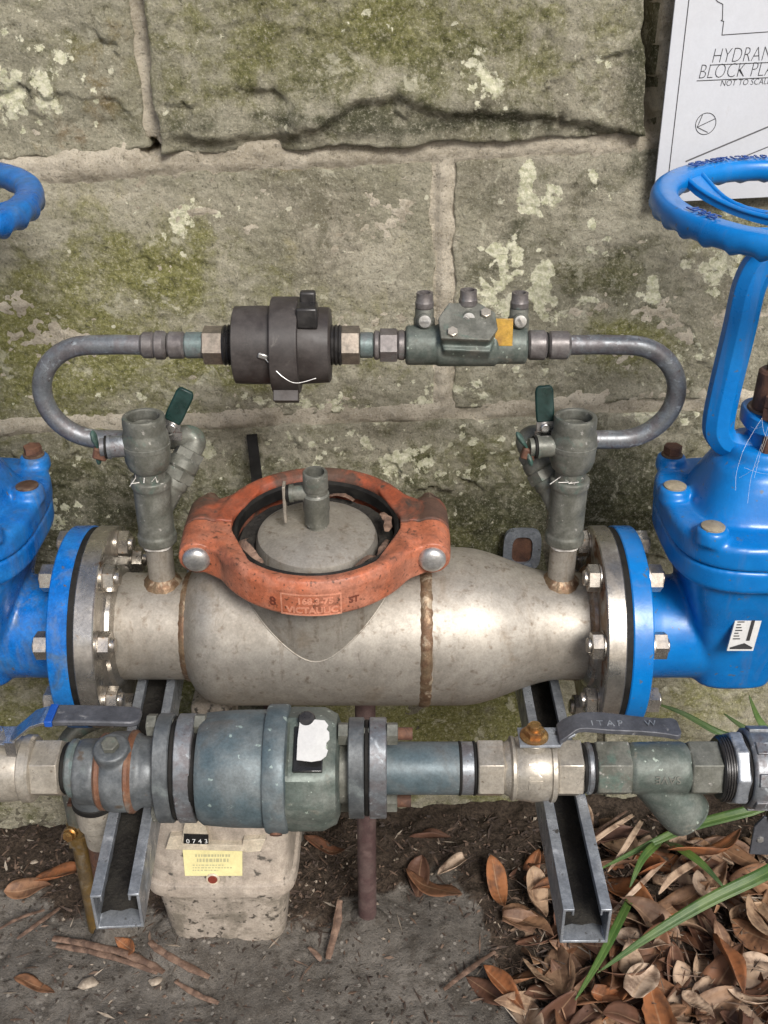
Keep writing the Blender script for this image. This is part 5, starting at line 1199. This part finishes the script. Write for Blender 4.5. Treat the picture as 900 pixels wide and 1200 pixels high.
# ------------------------------------------------------------------ engraved metal plan on the wall
SO = .026
def sgn_pt(px, py, o=0.0): return at_wall(px, py, SO + o)
c0, c1 = sgn_pt(765, 238), sgn_pt(798.5, -6)
c2 = sgn_pt(905, 231)
ex = (c2 - c0).normalized(); ez = (c1 - c0) - ex * (c1 - c0).dot(ex) * .55; ez.normalize(); en = ex.cross(ez).normalized()
if en.y > 0: en = -en
sg = thing('block_plan_sign', c0, 'brushed metal hydrant block plan sign with black lettering at the upper right', 'sign')
def sl_(a, b_, o=0.0): return c0 + ex * a + ez * b_ + en * o
b = MB(); b.loft([[sl_(a, h, o) for (a, h) in ((0, 0), (.42, 0), (.42, .30), (0, .30))] for o in (-.0022, 0)]); obj('panel', b, 'sign_metal', sg, 20, bevel=.0005)
def s_uv(px, py):                           # photograph pixel to sign coordinates
    d = ray(px, py); t = (c0 - CAM).dot(en) / d.dot(en); P_ = CAM + d * t - c0
    k = ex.dot(ez); A, B = P_.dot(ex), P_.dot(ez); v_ = (B - k * A) / (1 - k * k); return A - k * v_, v_
def line(mb, pts, wd, o=.0003, closed=False):
    q = [Vector((*p_, 0)) for p_ in pts]
    for i in range(len(q) - (0 if closed else 1)):
        a, c = q[i], q[(i + 1) % len(q)]; d = (c - a); 
        if d.length < 1e-7: continue
        d.normalize(); n_ = Vector((-d.y, d.x, 0)) * wd; a2, c2_ = a - d * wd * .8, c + d * wd * .8
        mb.add([sl_(*(a2 - n_).xy, o), sl_(*(c2_ - n_).xy, o), sl_(*(c2_ + n_).xy, o), sl_(*(a2 + n_).xy, o)], [(0, 1, 2, 3)])
b = MB(); a0 = s_uv(779, 215); line(b, [(.0138, .012), (.0138, .30)], .00045); obj('border_line', b, 'ink', sg, 0)
b = MB(); line(b, [s_uv(836, -4), s_uv(841, 2), s_uv(847, 5), s_uv(846.5, 23), s_uv(845, 24), s_uv(848, 25), s_uv(846, 41), s_uv(904, 37)], .0004); obj('plan_outline', b, 'ink', sg, 0)
b = MB(); cu = s_uv(827, 145); cr = .0108; line(b, [(cu[0] + cr * math.cos(a), cu[1] + cr * math.sin(a)) for a in (2 * PI * k / 28 for k in range(28))], .00035, closed=True)
line(b, [s_uv(817, 149), s_uv(838, 139)], .00035, .0004); line(b, [s_uv(817, 149), s_uv(823, 135)], .00035, .0004); line(b, [s_uv(817, 149), s_uv(829, 155)], .00035, .0004); obj('north_mark', b, 'ink', sg, 0)
b = MB(); line(b, [s_uv(804, 189), s_uv(930, 136)], .0008); obj('road_line', b, 'ink_grey', sg, 0)
b = MB(); line(b, [s_uv(868, 185), s_uv(930, 160)], .0006); obj('road_line', b, 'ink_grey', sg, 0)
def sign_text(s, size, px, py, off=-.0):
    u, v_ = s_uv(px, py); vs, fs = text_geo(s, size, 0, off); b = MB(); b.add([sl_(u + p_.x * (.75 if size > .01 else .88) + p_.y * .12, v_ + p_.y, .0003) for p_ in vs], fs); obj('lettering', b, 'ink', sg, 0)
    return u, v_
u, v_ = sign_text('HYDRANT', .0205, 832.5, 74, -.00050); b = MB(); line(b, [(u, v_ - .0018), (u + .075, v_ - .0018)], .0004); obj('underline', b, 'ink', sg, 0)
u, v_ = sign_text('BLOCK PLAN', .0205, 817, 92.5, -.00050); b = MB(); line(b, [(u, v_ - .0018), (u + .100, v_ - .0018)], .0004); obj('underline', b, 'ink', sg, 0)
sign_text('NOT TO SCALE', .0086, 843.5, 101, -.0001)

# ------------------------------------------------------------------ black strap, cobweb
p0, p1, p2 = at_wall(295, 510, .014), at_y(298, 535, .20), at_y(301, 562, .16)
b = MB(); b.ribbon(smoothpath([p0, p1, p2, at_y(303, 585, .15)], 4), (0, .004, .001), [Vector((.0062, 0, .0006))] * 13); tag(obj('strap', b, 'black_rubber', None, 30, loc=p2), 'narrow black rubber strap hanging from the wall behind the orange clamp', 'strap')
b = MB(); rr = random.Random(4)
for (a, c) in (((893, 490), (870, 530)), ((893, 490), (905, 520)), ((880, 500), (893, 500)), ((870, 530), (862, 575)), ((893, 520), (876, 590)), ((900, 500), (884, 560)), ((905, 470), (893, 530)), ((872, 548), (905, 556)), ((866, 560), (890, 540))):
    A, B = at_y(*a, -.045), at_y(*c, -.062); md = (A + B) / 2 + Vector((rr.uniform(-.003, .003), 0, -.002)); b.tube(smoothpath([A, md, B], 4), .00009, 4)
cw = obj('cobweb', b, 'web', None, 0, loc=at_y(893, 530, -.05)); tag(cw, 'thin white cobweb strands on the yoke of the right blue valve', 'cobweb'); cw['kind'] = 'stuff'

# ------------------------------------------------------------------ strap-leaved plants
def blade_mesh(pts, width, fold=.25, base=.7):
    P_ = smoothpath(pts, 6); n = len(P_); vs, fs, mid = [], [], []
    for i, p_ in enumerate(P_):
        t = i / (n - 1); T = (P_[min(i + 1, n - 1)] - P_[max(i - 1, 0)]).normalized()
        sd = T.cross(Vector((0, -.45, 1))).normalized(); nr = sd.cross(T).normalized()
        w_ = width * min(1, base + (1 - base) * t / .3) * (1 - max(0, (t - .45) / .55) ** 1.8) + .0004
        for s in (-1, -.5, 0, .5, 1):
            vs.append(p_ + sd * (w_ * s) + nr * (abs(s) * w_ * fold)); mid.append(abs(s))
    for i in range(n - 1):
        for j in range(4): fs.append((i * 5 + j, i * 5 + j + 1, i * 5 + j + 6, i * 5 + j + 5))
    return vs, fs, mid
def blade(pts, width, parent, dry=False):
    vs, fs, mid = blade_mesh(pts, width); b = MB(); b.add(vs, fs); o = obj('blade', b, 'blade_green' if not dry else 'pale_leaf', parent, 60)
    set_attr(o.data, 'mid', mid)
    so = o.modifiers.new('thickness', 'SOLIDIFY'); so.thickness = .0007
    return o
def G(px, py, z): return at_z(px, py, z)
base1 = G(1010, 1010, 0)
pl1 = thing('strap_leaf_plant', base1, 'green strap-leaved plant whose long blades reach in from the right over the leaves', 'plant')
blade([base1, G(960, 985, .10), G(900, 1022, .11), G(830, 1056, .09), G(760, 1098, .065), G(700, 1140, .05)], .0080, pl1)
blade([base1, G(950, 930, .12), G(880, 950, .11), G(812, 968, .085), G(760, 990, .06), G(700, 1020, .05)], .0070, pl1)
blade([base1, at_y(960, 900, .12), at_y(905, 872, .13), at_y(850, 862, .15), at_y(800, 836, .16), at_y(768, 824, .17)], .0055, pl1)
blade([base1, at_y(950, 900, .10), at_y(912, 870, .10), at_y(890, 845, .11), at_y(878, 815, .12)], .0062, pl1)
blade([base1, at_y(960, 890, .10), at_y(915, 872, .13), at_y(880, 858, .14), at_y(848, 836, .16)], .0065, pl1)
base2 = G(775, 985, .0)
pl2 = thing('strap_leaf_plant', base2, 'small tuft of green strap leaves under the bronze strainer', 'plant')
blade([G(745, 1040, .02), G(728, 1075, .055), G(704, 1122, .055), G(674, 1172, .045)], .0050, pl2)
blade([base2, G(768, 990, .06), G(752, 1008, .065), G(738, 1040, .05)], .0052, pl2)
blade([base2, G(792, 992, .05), G(822, 1012, .06), G(850, 1042, .045)], .0055, pl2)
blade([G(742, 955, .02), G(715, 972, .045), G(685, 992, .045), G(645, 1008, .03)], .0030, pl2, True)
blade([G(752, 962, .02), G(742, 978, .05), G(728, 1000, .05), G(712, 1022, .035)], .0036, pl2, True)
blade([G(782, 1005, .02), G(755, 1032, .045), G(735, 1052, .04), G(708, 1078, .03)], .0030, pl2, True)
blade([G(826, 1004, .03), G(790, 1026, .055), G(772, 1048, .05)], .0045, pl2, True)

# ------------------------------------------------------------------ dry leaves, bark, soil debris
def leaf_data(k, L=.09, W=.0225):
    rr = random.Random(100 + k); nl, nw = 13, 7; vs, fs, mid = [], [], []
    bend = rr.uniform(-.4, .4); fold = rr.uniform(.05, .38); curl = rr.uniform(-.3, .5); tw = rr.uniform(-.4, .4); ph = rr.uniform(0, 6); W = W * rr.uniform(.8, 1.2); cup = rr.uniform(-.2, .7)
    if k % 6 == 0: bend *= 2.2; curl += .8; fold += .35
    cut = rr.uniform(.62, .85) if k % 5 == 2 else 1.0; rag = rr.uniform(.05, .22) if k % 3 == 1 else .03
    for i in range(nl):
        t = i / (nl - 1) * cut; prof = (math.sin(PI * t ** .85) ** .8) * (1 - .12 * t) if 0 < t < 1 else 0
        w_ = W * prof + (.0008 if t < .04 else 0.0001)
        x = (t - .5) * L; z0 = bend * L * .28 * ((t - .5) ** 2 * 4 - .5) + .006 * math.sin(5 * t + ph); yb = .06 * L * math.sin(2.2 * t + ph)
        for j in range(nw):
            s = (j / (nw - 1)) * 2 - 1; a = abs(s)
            ang = tw * (t - .5) * 2
            yy = w_ * s * (1 - .25 * fold * a) * (1 - rag * (a > .9) * rr.random()); zz = w_ * (fold * a + cup * s * s * .6 - curl * .35 * max(0, s) ** 2) + .0018 * math.sin(9 * t + 4 * s + ph) * prof
            vs.append((x, yb + yy * math.cos(ang) - zz * math.sin(ang), z0 + yy * math.sin(ang) + zz * math.cos(ang))); mid.append(a)
    for i in range(nl - 1):
        for j in range(nw - 1): fs.append((i * nw + j, i * nw + j + 1, (i + 1) * nw + j + 1, (i + 1) * nw + j))
    return vs, fs, mid
LEAFM = {}
def leaf_mesh(k, mat):
    if (k, mat) not in LEAFM:
        vs, fs, mid = leaf_data(k); me = bpy.data.meshes.new('fallen_leaf'); me.from_pydata(vs, [], fs); me.materials.append(MATS[mat])
        me.polygons.foreach_set('use_smooth', [True] * len(me.polygons)); set_attr(me, 'mid', mid); LEAFM[(k, mat)] = me
    return LEAFM[(k, mat)]
def leaf(p, yaw, scale, k, mat, label, group, tilt=(0, 0), wsc=1.0):
    o = bpy.data.objects.new('fallen_leaf', leaf_mesh(k, mat)); COL.objects.link(o); o.location = p
    o.rotation_euler = (tilt[0], tilt[1], yaw); o.scale = (scale, scale * wsc, scale)
    so = o.modifiers.new('thickness', 'SOLIDIFY'); so.thickness = .0005
    tag(o, label, 'leaf', group); return o
HERO = [  # px, py of tip A, tip B, height, variant, material, label
    ((475, 1020), (542, 1052), .018, 1, 'dry_leaf', 'broad tan leaf lying alone on the soil below the copper pipe'),
    ((512, 1020), (555, 1005), .020, 2, 'pale_leaf', 'small pale curled leaf just above the broad tan leaf'),
    ((570, 1010), (592, 1062), .022, 3, 'orange_leaf', 'upright rusty orange leaf between the tan leaf and right channel'),
    ((618, 1022), (640, 1076), .026, 4, 'pale_leaf', 'yellow-tan leaf standing just left of the right channel'),
    ((625, 1020), (650, 990), .020, 5, 'dry_leaf', 'brown leaf tucked against the left side of the right channel'),
    ((570, 1130), (612, 1185), .014, 6, 'orange_leaf', 'large orange-brown leaf lying at the edge of the bare concrete'),
    ((612, 1125), (655, 1160), .022, 7, 'pale_leaf', 'small pale leaf beside the green blade below the right channel'),
    ((715, 1072), (790, 1092), .034, 8, 'pale_leaf', 'long cream leaf right of the channel end'),
    ((720, 1095), (790, 1110), .030, 9, 'pale_leaf', 'cream leaf just below another right of the channel end'),
    ((815, 1020), (850, 1075), .050, 10, 'pale_leaf', 'pinkish tan leaf standing behind the long green blade'),
    ((790, 1010), (868, 975), .055, 3, 'orange_leaf', 'long orange-brown leaf under the right-hand coupling'),
    ((875, 1050), (915, 1110), .045, 1, 'pale_leaf', 'large pale tan leaf at the right edge above the lower corner'),
    ((840, 1095), (868, 1165), .045, 6, 'orange_leaf', 'broad orange-tan leaf in the lower right heap'),
    ((770, 1130), (735, 1190), .040, 2, 'pale_leaf', 'pale leaf standing on edge in the lower right heap'),
    ((700, 1150), (770, 1120), .038, 4, 'dry_leaf', 'brown leaf leaning over the pale one in the lower right heap'),
    ((672, 1180), (752, 1165), .030, 8, 'dry_leaf', 'long brown leaf along the bottom edge right of centre'),
    ((745, 1150), (735, 1100), .040, 5, 'pale_leaf', 'light tan leaf on the slope of the lower right heap'),
    ((590, 1060), (650, 1100), .016, 9, 'dry_leaf', 'brown leaf flat on the soil left of the channel end'),
    ((655, 1095), (690, 1110), .022, 7, 'dry_leaf', 'dark brown leaf just under the channel end'),
    ((40, 1030), (105, 1020), .014, 2, 'orange_leaf', 'long rusty leaf by the wall left of the gas pipe'),
    ((5, 1045), (60, 1035), .012, 9, 'dry_leaf', 'brown leaf at the left edge near the wall'),
    ((355, 985), (405, 1000), .012, 3, 'dry_leaf', 'dark leaf lying behind the red-brown post'),
    ((160, 1115), (135, 1100), .012, 5, 'orange_leaf', 'short curled orange leaf in front of the left channel'),
    ((15, 1150), (65, 1160), .008, 8, 'dry_leaf', 'dull brown leaf on the concrete at the lower left'),
    ((870, 1170), (915, 1140), .040, 10, 'dry_leaf', 'brown leaf at the lower right corner'),
    ((800, 1160), (838, 1195), .036, 9, 'pale_leaf', 'tan leaf at the bottom edge of the lower right heap'),
]
for (a, c, z, k, mat, lab) in HERO:
    A, B = G(*a, z), G(*c, z); d = B - A; L_ = d.length
    leaf((A + B) / 2, math.atan2(d.y, d.x), max(.45, L_ / .088), k, mat, lab, 'single dry leaves that stand out', (random.uniform(-.3, .3) + (-.35 if z > .02 else -.1), random.uniform(-.15, .15)))
rr = random.Random(21); made = 0; tries = 0
while made < 160 and tries < 6000:
    tries += 1
    px, py = rr.uniform(455, 935), rr.uniform(962, 1240)
    dens = np.interp(px, [455, 560, 640, 720, 935], [.05, .16, .50, 1, 1]) * np.interp(py, [960, 1000, 1080, 1240], [.35, .75, 1, 1])
    if px < 600 and py > 1100: dens *= .35
    if px < 560 and py > 1060: dens = 0
    if rr.random() > dens: continue
    heap = np.interp(px, [455, 600, 700, 935], [.003, .005, .014, .024]) * np.interp(py, [960, 1060, 1240], [.6, 1, 1])
    z = heap * rr.uniform(.05, 1.35) + .004
    p_ = G(px, py, z)
    if p_.y > WY + WS * p_.x - .03: continue
    sc_ = rr.uniform(.65, 1.3); mt_ = rr.choice(['dry_leaf'] * 6 + ['dark_leaf'] * 3 + ['orange_leaf'] + ['pale_leaf'] * 3)
    lab_ = ('small ' if sc_ < .8 else 'large ' if sc_ > 1.02 else 'middling ') + {'dry_leaf': 'brown', 'dark_leaf': 'dark', 'orange_leaf': 'rusty orange', 'pale_leaf': 'pale tan'}[mt_] + ' dry leaf ' + \
        ('on the soil left of the right channel' if px < 640 else 'around the end of the right channel' if px < 740 else 'under the strainer and coupling' if py < 1060 else 'near the long green blade' if py < 1130 else 'at the bottom of the lower right heap')
    leaf(p_, rr.uniform(0, 2 * PI), sc_, rr.randrange(1, 26), mt_, lab_, 'heaped dry leaves at the lower right', (rr.uniform(-.7, .5), rr.uniform(-.5, .5)), rr.uniform(.62, 1.05))
    made += 1
rr = random.Random(5)
def bark(pts, r, label, flat=.45):
    P_ = smoothpath(pts, 4); n = len(P_); r = r * .95; b = MB(); b.tube([q_ + Vector((rr.uniform(-1, 1), rr.uniform(-1, 1), rr.uniform(-.3, .8))) * r * .10 for q_ in P_], [r * (.35 + .65 * math.sin(PI * min(max(i / (n - 1), .06), .94)) ** .5) * rr.uniform(.8, 1.2) for i in range(n)], 9, flat=flat * .7, xh=Vector((-(P_[-1] - P_[0]).y, (P_[-1] - P_[0]).x, 0.001)))
    return tag(obj('bark_strip', b, 'bark', None, 50, loc=pts[0]), label, 'bark', 'bark strips and twigs on the ground')
bark([G(62, 1100, .008), G(110, 1108, .010), G(160, 1122, .008), G(192, 1140, .006)], .0065, 'long bark strip on the concrete in front of the left channel')
bark([G(66, 1108, .004), G(120, 1118, .006), G(185, 1140, .004)], .005, 'second bark strip alongside the longest one')
bark([G(176, 1104, .010), G(200, 1122, .012), G(245, 1145, .006)], .006, 'bark strip curling away in front of the gas meter')
bark([G(205, 1150, .006), G(230, 1165, .006), G(256, 1176, .004)], .004, 'short bark piece below the gas meter')
bark([G(20, 1100, .008), G(45, 1082, .012), G(70, 1064, .008)], .0035, 'thin twig on the soil at the left edge')
bark([G(0, 1088, .008), G(22, 1076, .012), G(52, 1066, .008)], .003, 'thinner twig just above its neighbour at the left edge')
bark([G(398, 1055, .030), G(394, 1085, .016), G(384, 1124, .006)], .0055, 'curled bark strip beside the foot of the red-brown post')
bark([G(362, 1110, .008), G(372, 1120, .008), G(376, 1126, .004)], .004, 'tiny tan bark chip left of the post foot')
bark([G(520, 1160, .008), G(545, 1140, .010), G(580, 1115, .008)], .004, 'brown twig on the concrete left of the leaf heap')
bark([G(640, 1010, .03), G(690, 980, .03), G(735, 950, .03)], .0028, 'straight pale twig behind the right channel')
p_ = Vector((TX, 0, .626))
bark([p_ + Vector((-.070, -.012, -.004)), p_ + Vector((-.071, -.030, .006)), p_ + Vector((-.062, -.042, .004)), p_ + Vector((-.050, -.055, -.002))], .005, 'reddish bark strip caught inside the left of the clamp ring', .3)
bark([p_ + Vector((.040, -.058, -.004)), p_ + Vector((.052, -.050, .002)), p_ + Vector((.060, -.040, -.004))], .003, 'small bark chip caught inside the front of the clamp ring', .3)
bark([p_ + Vector((.066, .022, .004)), p_ + Vector((.072, .010, .004)), p_ + Vector((.071, -.006, .002))], .005, 'dark bark scrap caught inside the right of the clamp ring', .5)
for (a, l_) in ((200, 'upper left'), (330, 'lower right'), (60, 'upper right')):
    q_ = [p_ + Vector((.072 * math.cos(rad(a + t)), .072 * math.sin(rad(a + t)), -.006 + .004 * math.sin(t))) for t in (0, 7, 15, 22)]
    bark(q_, .0035, 'thin bark scrap lying in the %s of the groove inside the clamp ring' % l_, .4)
for o in list(COL.objects):
    if o.name.startswith('bark_strip') and 'clamp ring' in o['label']: o.matrix_world = TILT @ Matrix.Translation(o.location)
b = MB(); rr = random.Random(77); cnt = 0
while cnt < 4600:
    px, py = rr.uniform(-40, 940), rr.uniform(955, 1215)
    s = float(soil_mask(np.array([px]), np.array([py]))[0])
    if rr.random() > .16 + .84 * s: continue
    p_ = G(px, py, .004)
    if p_.y > WY + WS * p_.x - .004: continue
    if abs(p_.x - gxc) < .075 and abs(p_.y - gyc) < .066: continue
    zz = float(ground_height(np.array([p_.x]), np.array([p_.y]))[0])
    b.cur = rr.choices((0, 1, 2), (.58, .33, .09))[0]
    L_ = rr.uniform(.003, .011) if rr.random() < .75 else rr.uniform(.012, .034); wd = rr.uniform(.0008, .0026) if L_ > .008 else rr.uniform(.0012, .0032)
    R = Matrix.Rotation(rr.uniform(0, PI), 3, 'Z') @ Matrix.Rotation(rr.uniform(-.35, .35), 3, 'Y') @ Matrix.Rotation(rr.uniform(0, 3), 3, 'X')
    c = Vector((p_.x, p_.y, zz + wd * .5)); hx = L_ / 2
    vs = [c + R @ Vector((-hx, 0, 0)), c + R @ Vector((hx, 0, wd * rr.uniform(-.5, 1)))] + [c + R @ Vector((rr.uniform(-.3, .3) * hx, math.cos(a) * wd, math.sin(a) * wd * .6)) for a in (0, 2.1, 4.2)]
    b.add(vs, [(0, 2, 3), (0, 3, 4), (0, 4, 2), (1, 3, 2), (1, 4, 3), (1, 2, 4)]); cnt += 1
for k in range(900):
    px, py = rr.uniform(600, 935), rr.uniform(985, 1215)
    if rr.random() > np.interp(px, [600, 720, 935], [.3, 1, 1]): continue
    c = G(px, py, np.interp(px, [600, 700, 935], [.012, .022, .036]) * rr.uniform(.2, 1.2)); b.cur = rr.choices((0, 1, 2), (.3, .4, .3))[0]
    if c.y > WY + WS * c.x - .01: continue
    L_ = rr.uniform(.006, .05) if rr.random() < .4 else rr.uniform(.004, .012); wd = rr.uniform(.0006, .0016)
    R = Matrix.Rotation(rr.uniform(0, PI), 3, 'Z') @ Matrix.Rotation(rr.uniform(-.5, .5), 3, 'Y'); hx = L_ / 2
    vs = [c + R @ Vector((-hx, 0, 0)), c + R @ Vector((hx, 0, 0))] + [c + R @ Vector((rr.uniform(-.3, .3) * hx, math.cos(a) * wd, math.sin(a) * wd)) for a in (0, 2.1, 4.2)]
    b.add(vs, [(0, 2, 3), (0, 3, 4), (0, 4, 2), (1, 3, 2), (1, 4, 3), (1, 2, 4)])
so_ = obj('soil_debris', b, ['debris_dark', 'debris_mid', 'debris_pale'], None, 0, loc=(0, .1, 0)); so_['kind'] = 'stuff'; tag(so_, 'crumbs of bark and soil scattered along the foot of the wall', 'debris')
# a chip of pale stone on the concrete
for (px, py, s, lab) in ((103, 1152, .011, 'pale stone chip on the concrete at the lower left'), (182, 1150, .008, 'whitish pebble in front of the gas meter'), (40, 1010, .005, 'tiny white pebble on the soil at the left')):
    b = MB(); c = G(px, py, .004); rings = []
    for i in range(6):
        t = i / 5; z = -s * .5 + s * t; r_ = s * math.sin(PI * min(max(t, .08), .92)) ** .6
        rings.append([c + Vector((r_ * math.cos(a) * (1.1 + .25 * math.sin(3 * a + px)), r_ * math.sin(a) * (.8 + .2 * math.sin(2 * a)), z * .7)) for a in (2 * PI * j / 10 for j in range(10))])
    b.loft(rings); tag(obj('pebble', b, 'debris_pale', None, 40, loc=c), lab, 'pebble', 'pebbles on the ground')
